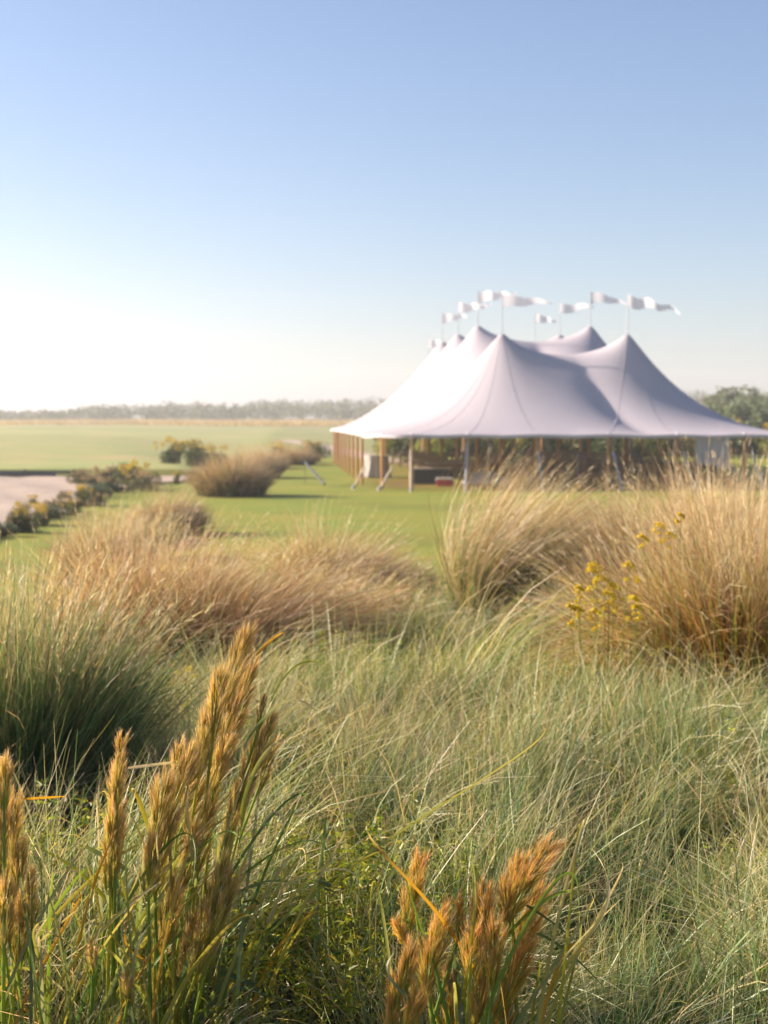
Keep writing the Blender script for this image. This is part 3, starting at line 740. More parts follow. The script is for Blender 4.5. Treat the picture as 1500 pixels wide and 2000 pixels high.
K = np.exp(np.minimum(dist, 7) / 2.6) / (dist + .12)
for k_ in range(5):                 # stiff ridge between the two peaks of a pair
    K *= 1 + .9 * np.exp(-((GY + 16 - 8 * k_) / .7) ** 2 - (np.maximum(np.abs(GX) - 2.9, 0) / .3) ** 2)
kx = 2 / (1 / K[1:, :] + 1 / K[:-1, :]); ky = 2 / (1 / K[:, 1:] + 1 / K[:, :-1])
den = np.zeros_like(K); den[1:, :] += kx; den[:-1, :] += kx; den[:, 1:] += ky; den[:, :-1] += ky
red = (np.add.outer(np.arange(GX.shape[0]), np.arange(GX.shape[1])) % 2 == 0)
for it in range(520):
    for par in (red, ~red):
        s = np.zeros_like(Hh)
        s[1:, :] += kx * Hh[:-1, :]; s[:-1, :] += kx * Hh[1:, :]; s[:, 1:] += ky * Hh[:, :-1]; s[:, :-1] += ky * Hh[:, 1:]
        m = par & ~fix
        Hh[m] += 1.85 * (s[m] / den[m] - Hh[m])
def tent_h(x, y):
    fx = np.clip((np.asarray(x) - gxs[0]) / dg, 0, len(gxs) - 1.001); fy = np.clip((np.asarray(y) - gys[0]) / dg, 0, len(gys) - 1.001)
    i = fx.astype(int); j = fy.astype(int); u = fx - i; v = fy - j
    return Hh[i, j] * (1 - u) * (1 - v) + Hh[i + 1, j] * u * (1 - v) + Hh[i, j + 1] * (1 - u) * v + Hh[i + 1, j + 1] * u * v
# valleys: the cloth dips where the skirts of neighbouring peaks meet
_vx = GX - .34 * np.clip(-15.5 - GY, 0, 7.5)       # the front valley runs off towards the right corner
_dd = np.sort(np.stack([np.hypot(_vx - p[0], GY - p[1]) for p in PK], -1), -1)
_seg = np.min(np.stack([np.hypot(np.maximum(np.abs(GX) - 2.95, 0), GY - p[1]) for p in PK[::2]], -1), -1)
_edge = np.clip(np.minimum(halfw(GY) - np.abs(GX), HL - np.abs(GY)), 0, 99)
_g = _dd[..., 1] - _dd[..., 0]
Hh = Hh - VAL * np.exp(-np.sqrt(_g ** 2 + .04) / 1.5) * (1 - np.exp(-(_seg / 2.2) ** 2)) * (1 - np.exp(-_edge / 2.2))
# eave pole positions (tent space)
EP = []
for y in np.arange(-HL + 5.6, HL - 5.5, 4.0): EP += [(-HW, y), (HW, y)]
for sy in (-1, 1):
    for x in (-7.85, -5.5, -2.6, .45, 3.4, 6.3): EP.append((x, sy * HL))
    for sx in (-1, 1): EP.append((sx * float(halfw(HL - 1.0)), sy * (HL - 1.0)))
EPa = np.array(EP)
nu, nv = 150, 330
U, Vv = np.meshgrid(np.linspace(-1, 1, nu), np.linspace(-1, 1, nv), indexing='ij')
Yc = Vv * HL; Xc = U * halfw(Yc)
edge = np.minimum((1 - np.abs(U)) * HW, (1 - np.abs(Vv)) * HL)
Zc = tent_h(Xc, Yc)
dpole = np.min(np.hypot(Xc[..., None] - EPa[:, 0], Yc[..., None] - EPa[:, 1]), -1)
Zc = Zc - .05 * sstep(0, 2.0, dpole) * np.exp(-edge / .8)        # the hem sags between the side poles
V = np.stack([Xc, Yc, Zc], -1).reshape(-1, 3); I = np.arange(nu * nv).reshape(nu, nv)
Fq = np.stack([I[:-1, :-1], I[1:, :-1], I[1:, 1:], I[:-1, 1:]], -1).reshape(-1, 4)
can = link('canopy', np_mesh('canopy', V, Fq), M_SAIL, tent, smooth=True)
# hem valance along the edge
rim = np.concatenate([I[:, 0], I[-1, 1:], I[-2::-1, -1], I[0, -2:0:-1]]); R = V[rim]
lo = R.copy(); lo[:, 2] -= .13; ctr = np.array([0, 0]); dirn = R[:, :2] / np.linalg.norm(R[:, :2], axis=1)[:, None]; lo[:, :2] += dirn * .02
n = len(rim); VV = np.concatenate([R, lo]); a = np.arange(n); b = (a + 1) % n
link('hem', np_mesh('hem', VV, np.stack([a, b, b + n, a + n], 1)), M_SAIL, tent, smooth=True)
# seams
def seam(p, q):
    t = np.linspace(.03, .985, 30); x = p[0] + (q[0] - p[0]) * t; y = p[1] + (q[1] - p[1]) * t; z = tent_h(x, y) + .008
    z = z - .05 * sstep(0, 2, np.min(np.hypot(x[:, None] - EPa[:, 0], y[:, None] - EPa[:, 1]), -1)) * np.exp(-np.hypot(x - q[0], y - q[1]) / .8)
    d = np.array([q[1] - p[1], -(q[0] - p[0])]); d = d / np.linalg.norm(d) * .016
    V = np.concatenate([np.stack([x + d[0], y + d[1], z], 1), np.stack([x - d[0], y - d[1], z], 1)]); k = np.arange(29)
    link('seam', np_mesh('seam', V, np.stack([k, k + 1, k + 31, k + 30], 1)), M_SAIL, tent, smooth=True)
for (ex, ey) in EP:
    p = min(PK, key=lambda q: math.hypot(q[0] - ex, q[1] - ey) + (5 if q[0] * ex < 0 else 0)); seam(p, (ex, ey))
# side poles with guys
pm = MB().tube([(0, 0, 0), (0, 0, 1.15), (0, 0, 2.27)], [.062, .075, .055], 10).mesh('side_pole'); pm.materials.append(M_WOODPOLE)
cm = MB().tube([(0, 0, 0), (0, 0, .1)], [.07, .05], 10).mesh('pole_cap'); cm.materials.append(M_WHITE)
for (ex, ey) in EP:
    o = link('side_pole', pm, None, tent, (ex * .992, ey * .992, 0)); o['label'] = 'brown wooden side pole'
    c = link('pole_cap', cm, None, o, (0, 0, 2.27))
def guy(ex, ey, ox, oy, mat, frac=.55):
    top = Vector((ex, ey, 2.28)); foot = Vector((ex + ox, ey + oy, 0.0))
    g = MB().tube([foot, top], .012, 5).build('guy_rope', M_ROPE, tent)
    MB().tube([foot.lerp(top, .02), foot.lerp(top, frac)], .05, 8).build('rope_sleeve', mat, g)
    MB().tube([foot + Vector((0, 0, -.1)), foot + Vector((0, 0, .18))], .05, 6).build('stake', M_METAL, tent)
for (ex, ey) in EP:
    if abs(ey) < HL - 2.5: guy(ex, ey, 2.1 * (1 if ex > 0 else -1), 0, M_ROPE if False else M_GREYSLEEVE, .28) if ex > 0 else None
guy(-7.85, -HL, -1.35, -.35, M_ROPE, .42)
guy(-float(halfw(HL - 1.0)), -HL + 1.0, -1.15, .1, M_ROPE, .40)
guy(-7.85, -HL, -.1, -1.1, M_ROPE, .72)
guy(-5.5, -HL, -.22, -1.1, M_GREYSLEEVE, .85)
for x, ox in ((-2.6, .05), (.45, .3), (3.4, .35), (6.3, .4)): guy(x, -HL, ox, -1.1, M_GREYSLEEVE, .7)
for x in (-5.5, -2.6, .45, 3.4): guy(x, HL, 0, 1.3, M_GREYSLEEVE, .4)
# centre poles, masts and pennants
def pennant(Lf, Hf, ph, droop):
    n = 26; V = []; C = []; am = rng.uniform(.06, .20); fq = rng.uniform(5, 13)
    for i in range(n + 1):
        t = i / n; hh = Hf * (1 - t) ** .8 * (1 - .05 * t) + .025
        x = Lf * t; y = am * sin(t * fq + ph) * t ** .5; z = -droop * t ** 1.6 + am * .4 * sin(t * fq * 1.3 + ph)
        V += [(x, y, z), (x, y + .02, z - hh * .5), (x, y, z - hh)]
    Fq = [(3 * i + k, 3 * i + 3 + k, 3 * i + 4 + k, 3 * i + 1 + k) for i in range(n) for k in (0, 1)]
    return np_mesh('pennant', np.array(V), np.array(Fq), np.tile([.90, .86, .84], (len(V), 1)))
for k, (x, y, z) in enumerate(PK):
    cpole = MB().tube([(x, y, 0), (x, y, z * .5), (x, y, z - .12)], [.10, .12, .07], 12).build('centre_pole', M_WOODPOLE, tent)
    mast = 1.75 if y < 10 else 1.5
    ms = MB().tube([(x, y, z - .15), (x, y, z + mast)], [.03, .018], 8).build('mast', M_METAL, cpole)
    fl = link('pennant', pennant([2.3, 2.45, 2.0, 1.9, 1.9, 2.0, 1.7, 1.4, 1.3, 1.3][k], .60, k * 1.7, [.35, .75, .1, .65, .12, .1, .15, .5, .1, .3][k]), M_FLAG, ms)
    fl.location = (x + .03, y, z + mast - .03); fl.rotation_euler = (0, 0, -TANG + radians(-6 + 3 * (k % 3)))
# side curtain pulled to one side under the right eave (front edge)
n = 22; V = []
for i in range(n + 1):
    t = i / n; x = 4.15 + 1.45 * t; yy = -HL + .12 + .05 * sin(t * 40)
    zb = .95 if t < .3 else .95 - .0 * t
    V += [(x, yy, 2.2), (x + .03 * sin(t * 9), yy - .02, 1.6), (x, yy, 1.05 + .35 * t * (1 - t) - .25 * t)]
Fq = [(3 * i + k, 3 * i + 3 + k, 3 * i + 4 + k, 3 * i + 1 + k) for i in range(n) for k in (0, 1)]
link('side_curtain', np_mesh('side_curtain', np.array(V), np.array(Fq)), M_SAIL, tent, smooth=True)

# ------------------------------------------------------------------ under the tent
def tw(x, y, z=0):              # tent space to world
    return (TX + x * cos(TANG) - y * sin(TANG), TY + x * sin(TANG) + y * cos(TANG), z)
def make_chair():
    e = empty('cross_back_chair')
    MB().box((0, 0, .45), (.42, .40, .035)).build('seat', M_CHAIR, e)
    b = MB()
    b.tube([(-.19, -.19, .47), (-.19, -.23, .7), (-.15, -.25, .86), (0, -.26, .90), (.15, -.25, .86), (.19, -.23, .7), (.19, -.19, .47)], .016, 6)
    b.tube([(-.18, -.205, .5), (0, -.25, .7), (.16, -.26, .86)], .010, 5); b.tube([(.18, -.207, .5), (0, -.256, .7), (-.16, -.262, .86)], .010, 5)
    b.build('backrest', M_CHAIR, e)
    for sx in (-1, 1):
        for sy in (-1, 1): MB().tube([(sx * .20, sy * .19 + (-.02 if sy < 0 else 0), 0), (sx * .18, sy * .17, .44)], [.014, .019], 6).build('leg', M_CHAIR, e)
    return e
def make_table():
    e = empty('farm_table')
    MB().box((0, 0, .74), (2.4, 1.0, .045)).build('tabletop', M_LINEN, e)
    for sx in (-1, 1):
        for sy in (-1, 1): MB().box((sx * 1.08, sy * .40, .358), (.08, .08, .715)).build('leg', M_CHAIR, e)
    MB().box((0, 0, .66), (2.1, .8, .06)).build('apron', M_CHAIR, e)
    return e
chair0 = make_chair(); table0 = make_table(); remember(chair0); remember(table0)
first = {'c': True, 't': True}
def place_chair(x, y, rz, label, group, z=0):
    p = tw(x, y, z)
    if first['c']: o = chair0; o.location = p; o.rotation_euler = (0, 0, rz + TANG); first['c'] = False
    else: o = copy_tree(chair0, None, p, rz + TANG)
    tag(o, label, 'chair', group); return o
def place_table(x, y, label):
    p = tw(x, y)
    if first['t']: o = table0; o.location = p; o.rotation_euler = (0, 0, TANG); first['t'] = False
    else: o = copy_tree(table0, None, p, TANG)
    tag(o, label, 'table', 'dining tables under the tent'); return o
for yi, y in enumerate((-14.5, -9.5, -4.5, 1.0, 7.0, 13.0)):
    for xi, x in enumerate((-4.6, -.6, 3.4, 7.0)):
        if yi == 0 and xi == 0: continue
        place_table(x, y, 'pale dining table, %s from the left in the %s row from the front' % (ORD[xi - (yi == 0)], ORD[yi]))
        for cx, sd_ in ((-.75, 'left brown'), (0, 'middle brown'), (.75, 'right brown')):
            place_chair(x + cx, y - .72, 0, '%s chair on near side of %s table from left, %s row of tables' % (sd_, ORD[xi - (yi == 0)], ORD[yi]), 'chairs at the dining tables')
            place_chair(x + cx, y + .72, pi, '%s chair on far side of %s table from left, %s row of tables' % (sd_, ORD[xi - (yi == 0)], ORD[yi]), 'chairs at the dining tables')
for s in range(13):
    x = -2.6 + s * .62; y = -HL + 3.2 + (s % 3) * .55
    for k in range(5 if s % 4 else 4): place_chair(x, y, rng.normal(0, .15), 'brown chair %s in the %s stack from the left at the tent front' % (['at the bottom', 'second from bottom', 'third from bottom', 'fourth from bottom', 'fifth from bottom'][k], ORD[s]), 'stacked chairs at the front of the tent', k * .17)
# white covered bar table
bt = empty('cocktail_table', tw(-8.3, -9.2)); tag(bt, 'white draped high table between the two leftmost front poles', 'table')
m = MB(); m.tube([(0, 0, 1.08), (0, 0, 1.12)], .62, 20); m.build('tabletop', M_LINEN, bt)
V = []; n = 40
for j, (z, r) in enumerate(((1.125, .63), (.8, .60), (.4, .62), (.02, .70))):
    for i in range(n): a = 2 * pi * i / n; rr = r + .03 * j * cos(9 * a); V.append((rr * cos(a), rr * sin(a), z))
Fq = [(j * n + i, j * n + (i + 1) % n, (j + 1) * n + (i + 1) % n, (j + 1) * n + i) for j in range(3) for i in range(n)]
link('tablecloth', np_mesh('tablecloth', np.array(V), np.array(Fq)), M_LINEN, bt, smooth=True)
# cooler
ck = empty('cooler', tw(-6.0, -19.3)); tag(ck, 'red cooler with white lid on the grass beside the front pole', 'cooler')
MB().box((0, 0, .15), (.66, .38, .28)).build('body', M_RED, ck)
MB().box((0, 0, .335), (.69, .41, .08)).build('lid', M_WHITE, ck)
MB().tube([(-.36, 0, .2), (-.40, 0, .3), (-.36, .0, .26)], .012, 5).build('handle', M_WHITE, ck)
MB().tube([(.36, 0, .2), (.40, 0, .3), (.36, .0, .26)], .012, 5).build('handle', M_WHITE, ck)
# black cloth table
bb = empty('black_table', tw(-6.3, -16.9)); tag(bb, 'low table under a black cloth behind the red cooler', 'table')
MB().box((0, 0, .70), (1.8, .8, .04)).build('tabletop', M_LINEN, bb)
V = []; n = 48
for j, (z, s) in enumerate(((.67, 1.0), (.35, 1.02), (.02, 1.05))):
    for i in range(n):
        a = 2 * pi * i / n; cx = max(-1, min(1, 1.35 * cos(a))); cy = max(-1, min(1, 1.35 * sin(a)))
        V.append((cx * .90 * s + .02 * j * cos(12 * a), cy * .40 * s + .02 * j * sin(12 * a), z))
Fq = [(j * n + i, j * n + (i + 1) % n, (j + 1) * n + (i + 1) % n, (j + 1) * n + i) for j in range(2) for i in range(n)]
link('cloth_skirt', np_mesh('cloth_skirt', np.array(V), np.array(Fq)), M_BLACK, bb, smooth=True)
# tarp-covered pile
n = 26; X, Y = np.meshgrid(np.linspace(-1, 1, n), np.linspace(-.7, .7, n), indexing='ij')
Z = .62 * np.clip(1.15 - np.maximum(np.abs(X), np.abs(Y) * 1.4) ** 3, 0, 1) + .07 * wob(X, Y, .22) * (1 - np.maximum(np.abs(X), np.abs(Y) / .7) ** 6); Z = np.maximum(Z, 0.01)
I = np.arange(n * n).reshape(n, n)
tp = link('tarp', np_mesh('tarp', np.stack([X, Y, Z], -1).reshape(-1, 3), np.stack([I[:-1, :-1], I[1:, :-1], I[1:, 1:], I[:-1, 1:]], -1).reshape(-1, 4)), M_TARP, None, tw(-4.2, -19.4), smooth=True)
tag(tp, 'crumpled grey tarpaulin over a low pile right of the red cooler', 'tarpaulin')
lv = empty('lavender_table', tw(3.0, -6.8)); tag(lv, 'small table under a lavender cloth in the middle of the tent', 'table')
MB().box((0, 0, 1.07), (.82, .72, .03)).build('tabletop', M_LAV, lv)
MB().box((0, 0, .53), (.8, .7, 1.05)).build('cloth_skirt', M_LAV, lv)
# dark leaning post on the lawn
lpost = MB().tube([pt(634, 946, 62) , pt(615, 925, 63.2), pt(596, 903, 64.5)], .055, 8).build('leaning_pole', M_DARKWOOD)
tag(lpost, 'dark slanting pole low over the lawn left of the tent', 'pole')
lp2 = MB().tube([(0, 0, -.1), (0, 0, pt(596, 903, 64.5).z + .03)], .012, 6).build('prop', M_DARKWOOD, lpost, (pt(596, 903, 64.5).x, 64.5, 0))

# ------------------------------------------------------------------ bushy bluestem in the foreground
def plume_geo(base, tip, width, nb=22, nh=34, warm=1.0, green=.5, dark=0.0):
    """a dense feathery flower cluster: many small brushes of silky hairs set along a short rachis"""
    base = np.array(base); tip = np.array(tip); ax = tip - base; Lp = np.linalg.norm(ax); ax /= Lp
    s1 = np.cross(ax, [0, 1, 0]); s1 /= np.linalg.norm(s1); s2 = np.cross(ax, s1)
    m = nb * nh
    tb0 = np.linspace(-.02, .84, nb) + rng.normal(0, .015, nb)
    ab0 = np.arange(nb) * 2.4 + rng.normal(0, .5, nb)
    prof0 = np.sin(np.clip(tb0 * .86 + .20, 0, 1) * pi) ** .7
    sp0 = rng.uniform(.12, .36, nb); ln0 = rng.uniform(.75, 1.2, nb); br0 = rng.normal(1, .13, nb)
    tb = np.repeat(tb0, nh); ab = np.repeat(ab0, nh); lb = np.repeat(ln0, nh); br = np.repeat(br0, nh)[:, None]
    out = s1[None] * np.cos(ab)[:, None] + s2[None] * np.sin(ab)[:, None]
    off = (width * .5) * .55 * np.repeat(prof0 * rng.uniform(.35, 1, nb), nh)
    hl = np.clip(width * .62, .018, .055) * lb * rng.uniform(.65, 1.15, m)
    # hairs of one brush start along a short stalk and close up like a paintbrush
    q = rng.uniform(0, 1, m)
    root = base + ax * (tb * Lp)[:, None] + out * (off * (.55 + .45 * q))[:, None] + ax * (hl * (q - .9) * .8)[:, None]
    jit = rng.normal(0, .10, (m, 3)) * (1 + (rng.uniform(0, 1, m) < .12) * 2.2)[:, None]
    d = ax[None] + out * np.repeat(sp0, nh)[:, None] + jit; d /= np.linalg.norm(d, axis=1)[:, None]
    az = np.arctan2(d[:, 1], d[:, 0]); th = np.arccos(np.clip(d[:, 2], -1, 1))
    tt = tb[:, None]
    c0 = pal([(.16, .23, .02), (.26, .28, .03), (.30, .20, .04)], [2, 2, 1.2], m) * (1 - dark * .3)
    c1 = pal([(.60, .38, .055), (.46, .43, .035), (.66, .26, .05) if warm > 1.5 else (.55, .32, .08)], [2, 1.2 + green, .9 * warm], m) * (1 - dark * .4)
    c2 = pal([(.93, .66, .46) if warm < 1.5 else (.84, .42, .17), (.82, .42, .18), (.92, .70, .56), (.42, .23, .15)], [2, .9 * warm, 2.2 / warm, .7 + dark * 3], m)
    g = np.clip((.60 - tt) * green * 1.7, 0, .8)
    c1 = c1 * (1 - g) + np.array([.40, .46, .035]) * g; c2 = c2 * (1 - g * .5) + np.array([.66, .56, .12]) * g * .5
    return ribbons('pl', root, az, hl, th, rng.normal(.06, .12, m), rng.uniform(.0006, .0013, m), c0 * br, c1 * br, c2 * br, 3, (.04, 0), wtip=.25, mid=.55)

def leaf_geo(pts, w, c0, c1, seed=0):
    """long strap leaf through the given points"""
    pts = np.array(pts); n = 22; t = np.linspace(0, 1, n); tk = np.linspace(0, 1, len(pts))
    if len(pts) >= 3:
        k = min(len(pts) - 1, 3); Pp = np.stack([np.polyval(np.polyfit(tk, pts[:, i], k), t) for i in range(3)], 1)
    else: Pp = np.stack([np.interp(t, tk, pts[:, i]) for i in range(3)], 1)
    d = np.gradient(Pp, axis=0); d /= np.linalg.norm(d, axis=1)[:, None]
    tw_ = rng.uniform(-.6, .6) + t * rng.uniform(-1.2, 1.2)
    sd = np.cross(d, [0, 1, 0]); sd /= np.linalg.norm(sd, axis=1)[:, None]; s2 = np.cross(d, sd)
    s = sd * np.cos(tw_)[:, None] + s2 * np.sin(tw_)[:, None]
    nn = np.cross(s, d)
    ww = (w * .5 * np.minimum(1, t * 8 + .5) * (1 - t ** 2.5) + .0004)[:, None]
    V = np.stack([Pp - s * ww, Pp + nn * ww * .25, Pp + s * ww], 1).reshape(-1, 3)
    k = np.arange(n - 1) * 3
    Fq = np.concatenate([np.stack([k, k + 1, k + 4, k + 3], 1), np.stack([k + 1, k + 2, k + 5, k + 4], 1)])
    c = np.array(c0)[None] * (1 - t[:, None] ** 1.5) + np.array(c1)[None] * t[:, None] ** 1.5
    return V, Fq, np.repeat(c, 3, 0)

def bluestem(label, root_px, D, plumes, leaves, warm=1.0, group=None, nleaf=20):
    rx = gx(root_px, D); root = Vector((rx, D, G(rx, D) - .02))
    e = empty('bluestem_plant', root); tag(e, label, 'grass plant', group)
    for i, q in enumerate(plumes):
        (tx, ty, bx, by, w) = q[:5]; dd = q[5] if len(q) > 5 else rng.uniform(-.12, .12); dk = q[6] if len(q) > 6 else 0
        Dp = D + dd; tip = pt(tx, ty, Dp); bs = pt(bx, by, Dp + rng.uniform(-.02, .02)); wm = w / F * Dp * 1.7
        Lp = (tip - bs).length
        nb = int(np.clip(Lp / .0068, 14, 60))
        v, f, c = plume_geo(bs, tip, wm, nb, 52, warm, .6 if ty > 1350 else .2, dk)
        po = link('plume', np_mesh('plume', v - np.array(root), f, c), M_PLUME, e)
        # stem from the ground through the plume's rachis, thin and slightly curved
        gr_ = Vector((root.x + rng.normal(0, .05) + (bs.x - root.x) * .15, Dp + rng.normal(0, .04), root.z))
        midp = bs.lerp(gr_, .5) + Vector((bs.x - gr_.x, 0, 0)) * -.06
        sv = MB().tube([gr_ - root, midp - root, bs - root, bs.lerp(tip, .7) - root], [.0055, .0048, .0036, .0012], 6).mesh('stem')
        ca = sv.color_attributes.new('Col', 'FLOAT_COLOR', 'POINT')
        col = random.choice([(.24, .34, .03), (.18, .30, .04), (.34, .36, .04)])
        ca.data.foreach_set('color', np.tile([*col, 1.0], (len(sv.vertices), 1)).astype(np.float32).ravel())
        link('stem', sv, M_PLUME, e, smooth=True)
    for i, (pp, w, c0, c1) in enumerate(leaves):
        dz = rng.uniform(-.1, .1)
        P3 = [pt(p[0], p[1], D + dz + .03 * j) - root for j, p in enumerate(pp)]
        v, f, c = leaf_geo(P3, w / F * D * 1.1, c0, c1)
        link('leaf', np_mesh('leaf', v, f, c), M_PLUME, e, smooth=True)
    # extra upright leaves around the culms
    for i in range(nleaf):
        a = rng.uniform(0, 6.28); x = rng.normal(0, .13); L = rng.uniform(.5, .95)
        lean = rng.normal(.18, .3)
        P3 = [(x, rng.normal(0, .06), 0), (x + lean * L * .3, rng.normal(0, .05), L * .45), (x + lean * L * .8, rng.normal(0, .1), L * .78), (x + lean * L * 1.0, rng.normal(0, .15), L * rng.uniform(.65, .95))]
        col = random.choice([(.09, .19, .03), (.16, .26, .03), (.30, .31, .03), (.12, .20, .07), (.42, .25, .02)])
        v, f, c = leaf_geo(P3, rng.uniform(.006, .011), col, random.choice([(.5, .42, .12), (.6, .5, .32), col]))
        link('leaf', np_mesh('leaf', v, f, c), M_PLUME, e, smooth=True)
    return e

YG = (.30, .34, .025); GG = (.12, .20, .07); WH = (.60, .52, .36); DG = (.07, .13, .05); OY = (.52, .30, .02)
bluestem('tall bluestem plant with many tan plumes leaning right, biggest in the foreground', 320, 3.7, [
  (492, 1212, 440, 1370, 46, .1), (505, 1272, 450, 1430, 44, .15, .5), (430, 1296, 418, 1420, 34, 0), (462, 1350, 420, 1510, 60, .1, .2), (408, 1375, 390, 1500, 40, .02),
  (355, 1440, 340, 1560, 30, 0), (385, 1455, 330, 1600, 62, -.02), (325, 1500, 305, 1640, 44, -.05), (400, 1500, 345, 1640, 50, .05), (445, 1430, 415, 1560, 34, .1),
  (520, 1355, 505, 1415, 18, .1, .8), (535, 1385, 500, 1500, 30, .12), (512, 1415, 470, 1560, 44, .12), (540, 1440, 505, 1540, 24, .15), (480, 1510, 440, 1660, 46, .1),
  (345, 1565, 300, 1720, 60, -.05), (300, 1620, 290, 1740, 34, -.08), (415, 1555, 385, 1690, 40, .05), (385, 1600, 350, 1740, 44, 0),
  (440, 1665, 405, 1800, 62, -.1, .35), (462, 1690, 420, 1820, 40, -.12, .2), (425, 1745, 385, 1900, 60, -.1, .4), (350, 1700, 320, 1850, 42, -.05), (390, 1760, 350, 1920, 40, -.08), (330, 1790, 300, 1930, 36, 0)],
  [([(280, 2010), (270, 1800), (300, 1620), (345, 1590)], 10, GG, YG), ([(265, 1990), (275, 1760), (285, 1650), (318, 1628)], 8, GG, WH), ([(470, 1600), (500, 1500), (540, 1450), (560, 1460)], 7, YG, WH),
   ([(410, 2000), (440, 1820), (420, 1640), (395, 1560)], 9, GG, GG), ([(530, 1370), (580, 1300), (640, 1300)], 5, YG, YG), ([(500, 1280), (530, 1250), (555, 1235)], 5, OY, OY), ([(480, 1450), (560, 1370), (625, 1400)], 5, GG, WH),
   ([(230, 1790), (150, 1700), (45, 1645)], 7, YG, YG), ([(270, 1780), (170, 1705), (80, 1720)], 6, YG, WH), ([(180, 2000), (170, 1860), (145, 1780), (150, 1770)], 9, YG, OY), ([(180, 2010), (165, 1880), (160, 1800)], 12, OY, YG),
   ([(250, 1700), (180, 1660), (155, 1655)], 9, GG, YG), ([(310, 1680), (270, 1560), (255, 1550)], 8, YG, OY), ([(450, 1820), (560, 1850), (640, 1930), (700, 2000)], 5, GG, DG), ([(440, 1760), (540, 1720), (620, 1760)], 4, GG, YG),
   ([(430, 1900), (500, 1930), (560, 2000)], 9, DG, DG), ([(390, 2000), (470, 1930), (560, 1990)], 8, GG, DG), ([(130, 2000), (150, 1830), (230, 1800)], 6, GG, WH)], nleaf=40)
bluestem('single slim bluestem spike standing left of the tall leaning plumes', 205, 3.6, [
  (240, 1422, 228, 1560, 26, 0), (232, 1480, 218, 1640, 34, .02), (222, 1570, 215, 1720, 36, 0), (240, 1560, 232, 1680, 26, .04), (178, 1842, 182, 1890, 22, -.05), (248, 1900, 250, 1950, 26, -.08)],
  [([(210, 2000), (200, 1850), (195, 1700), (188, 1550)], 8, GG, WH), ([(215, 2000), (232, 1800), (220, 1650)], 8, DG, GG), ([(250, 1500), (330, 1490), (345, 1487)], 5, WH, YG)])
bluestem('bluestem plant with golden brown plumes cut by the left edge', 15, 3.5, [
  (12, 1478, 8, 1570, 34, 0), (28, 1545, 22, 1680, 40, .03), (5, 1580, 0, 1720, 44, 0), (38, 1625, 34, 1780, 40, .04), (12, 1700, 8, 1850, 50, -.03), (42, 1740, 36, 1880, 34, 0), (62, 1688, 62, 1800, 24, 0), (-30, 1500, -35, 1640, 40, 0)],
  [([(45, 1560), (90, 1558), (130, 1555)], 5, OY, OY), ([(60, 2000), (62, 1850), (60, 1780)], 8, DG, GG), ([(0, 1838), (60, 1840), (100, 1960)], 5, YG, OY), ([(-10, 1900), (80, 1902), (170, 1990)], 5, YG, WH)])
bluestem('bluestem plant with rusty orange plumes at the bottom right of centre', 890, 3.3, [
  (822, 1668, 808, 1750, 40, .05), (812, 1720, 800, 1800, 40, .06), (775, 1798, 788, 1838, 26, .05), (1088, 1635, 1020, 1725, 52, .05, .3), (1062, 1670, 1000, 1780, 60, .03, .2), (1012, 1668, 1000, 1770, 34, .05),
  (985, 1715, 990, 1800, 34, 0), (945, 1728, 948, 1810, 40, 0), (930, 1760, 940, 1850, 34, .03), (900, 1742, 896, 1830, 20, .02), (868, 1768, 845, 1870, 42, 0), (850, 1830, 835, 1930, 40, 0), (1062, 1730, 1020, 1830, 44, .08),
  (925, 1808, 918, 1900, 40, -.05), (968, 1800, 962, 1910, 46, -.05), (1045, 1785, 1005, 1880, 46, .03), (1035, 1840, 990, 1950, 52, .02), (805, 1842, 790, 1920, 40, -.03), (785, 1880, 775, 1960, 34, 0), (820, 1930, 800, 2010, 46, -.06), (765, 1935, 765, 2020, 30, 0), (880, 1890, 880, 1990, 34, .05), (940, 1900, 930, 2000, 44, 0), (1000, 1920, 970, 2030, 50, .05)],
  [([(905, 2010), (890, 1900), (882, 1850)], 11, GG, GG), ([(1010, 1900), (1080, 1930), (1150, 2010)], 9, GG, DG), ([(1045, 1822), (1110, 1860), (1190, 1940)], 6, GG, DG), ([(1028, 1768), (1090, 1810), (1180, 1880)], 5, DG, GG), ([(800, 1950), (758, 1900), (770, 1862)], 7, GG, WH), ([(860, 1960), (900, 1880), (910, 1840)], 9, GG, DG), ([(740, 2010), (820, 1940), (860, 1890)], 3, STRAW, PALE), ([(870, 2005), (930, 1970), (960, 1950)], 3, STRAW, OY)], warm=2.2)

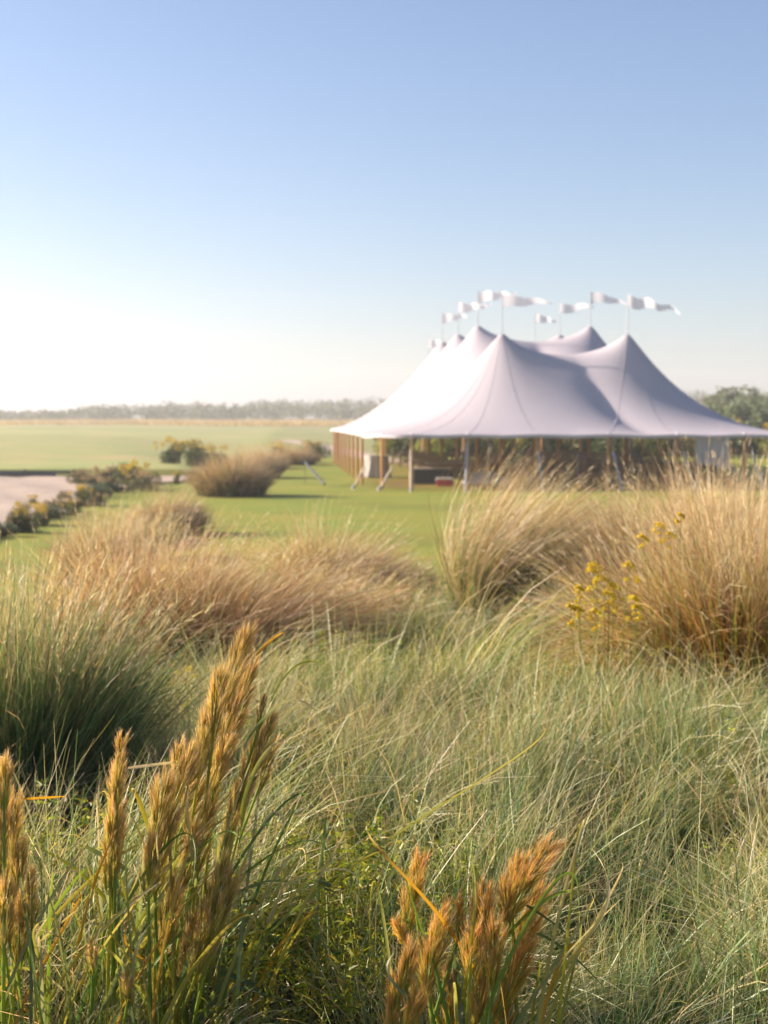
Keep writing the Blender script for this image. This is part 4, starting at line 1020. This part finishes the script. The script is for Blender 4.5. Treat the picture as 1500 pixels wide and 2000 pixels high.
# ------------------------------------------------------------------ goldenrod by the big right clump
def goldenrod(label, px, D, heads):
    rx = gx(px, D); root = Vector((rx, D, G(rx, D))); e = empty('goldenrod_plant', root); tag(e, label, 'flower')
    for (hx, hy, w) in heads:
        hp = pt(hx, hy, D - .15) - root
        m = MB().tube([(hp.x * .5, 0, 0), (hp.x * .75, hp.y * .6, hp.z * .6), hp], [.004, .003, .002], 5).mesh('stem')
        ca = m.color_attributes.new('Col', 'FLOAT_COLOR', 'POINT'); ca.data.foreach_set('color', np.tile([.22, .22, .05, 1.0], (len(m.vertices), 1)).astype(np.float32).ravel())
        link('stem', m, M_CLUMP, e)
        r = w / F * D * .5
        bl = [(hp.x + r * 1.6 * (t - .5), hp.y + rng.normal(0, .01), hp.z - r * abs(t - .3) * 1.2, r * .42) for t in np.linspace(0, 1, 6)]
        for q in range(4): bl.append((hp.x + rng.normal(0, r), hp.y, hp.z - r * rng.uniform(1, 4), r * .4))
        fh_ = link('flower_head', leaf_cloud('flower_head', bl, 420, .006, [(.80, .56, .010), (.62, .50, .015)], [2, 1]), M_CLUMP, e); fh_['kind'] = 'stuff'
goldenrod('goldenrod with the highest pair of yellow heads, left of the big clump', 1195, 8.6, [(1163, 1100, 26), (1158, 1110, 22), (1230, 1100, 24), (1180, 1125, 26), (1200, 1140, 24), (1190, 1155, 22)])
goldenrod('goldenrod with drooping yellow heads low beside the bent straw', 1150, 8.3, [(1132, 1145, 18), (1165, 1190, 24), (1115, 1180, 20), (1130, 1185, 22)])
goldenrod('goldenrod with a single bright head against the rusty clump', 1245, 8.4, [(1240, 1165, 22), (1245, 1182, 16)])
goldenrod('goldenrod sprigs in the shade below the mid-meadow row', 400, 9.5, [(372, 1305, 20), (385, 1318, 20), (350, 1312, 14)])
goldenrod('goldenrod sprays scattered in the dark hollow at the centre', 750, 10.2, [(700, 1305, 22), (795, 1302, 24), (710, 1322, 20), (765, 1330, 20), (800, 1322, 18)])
goldenrod('goldenrod among the straw tips of the big right clumps', 1330, 8.9, [(1290, 1022, 20), (1255, 1045, 16), (1310, 1040, 16), (1330, 1003, 14)])

# ------------------------------------------------------------------ haze
hz = MB().box((0, 380, 14), (2400, 900, 34)).build('haze', None)
hz.data.transform(__import__('mathutils').Matrix.Identity(4))
m, nt, N, L = new_mat('haze air'); o_ = N.new('ShaderNodeOutputMaterial'); pv = N.new('ShaderNodeVolumePrincipled')
pv.inputs['Color'].default_value = (.97, .97, 1.0, 1); pv.inputs['Density'].default_value = .0006; pv.inputs['Anisotropy'].default_value = .3
L.new(pv.outputs[0], o_.inputs['Volume']); hz.data.materials.append(m); hz['kind'] = 'stuff'
tag(hz, 'pale haze over the golf course', 'haze')
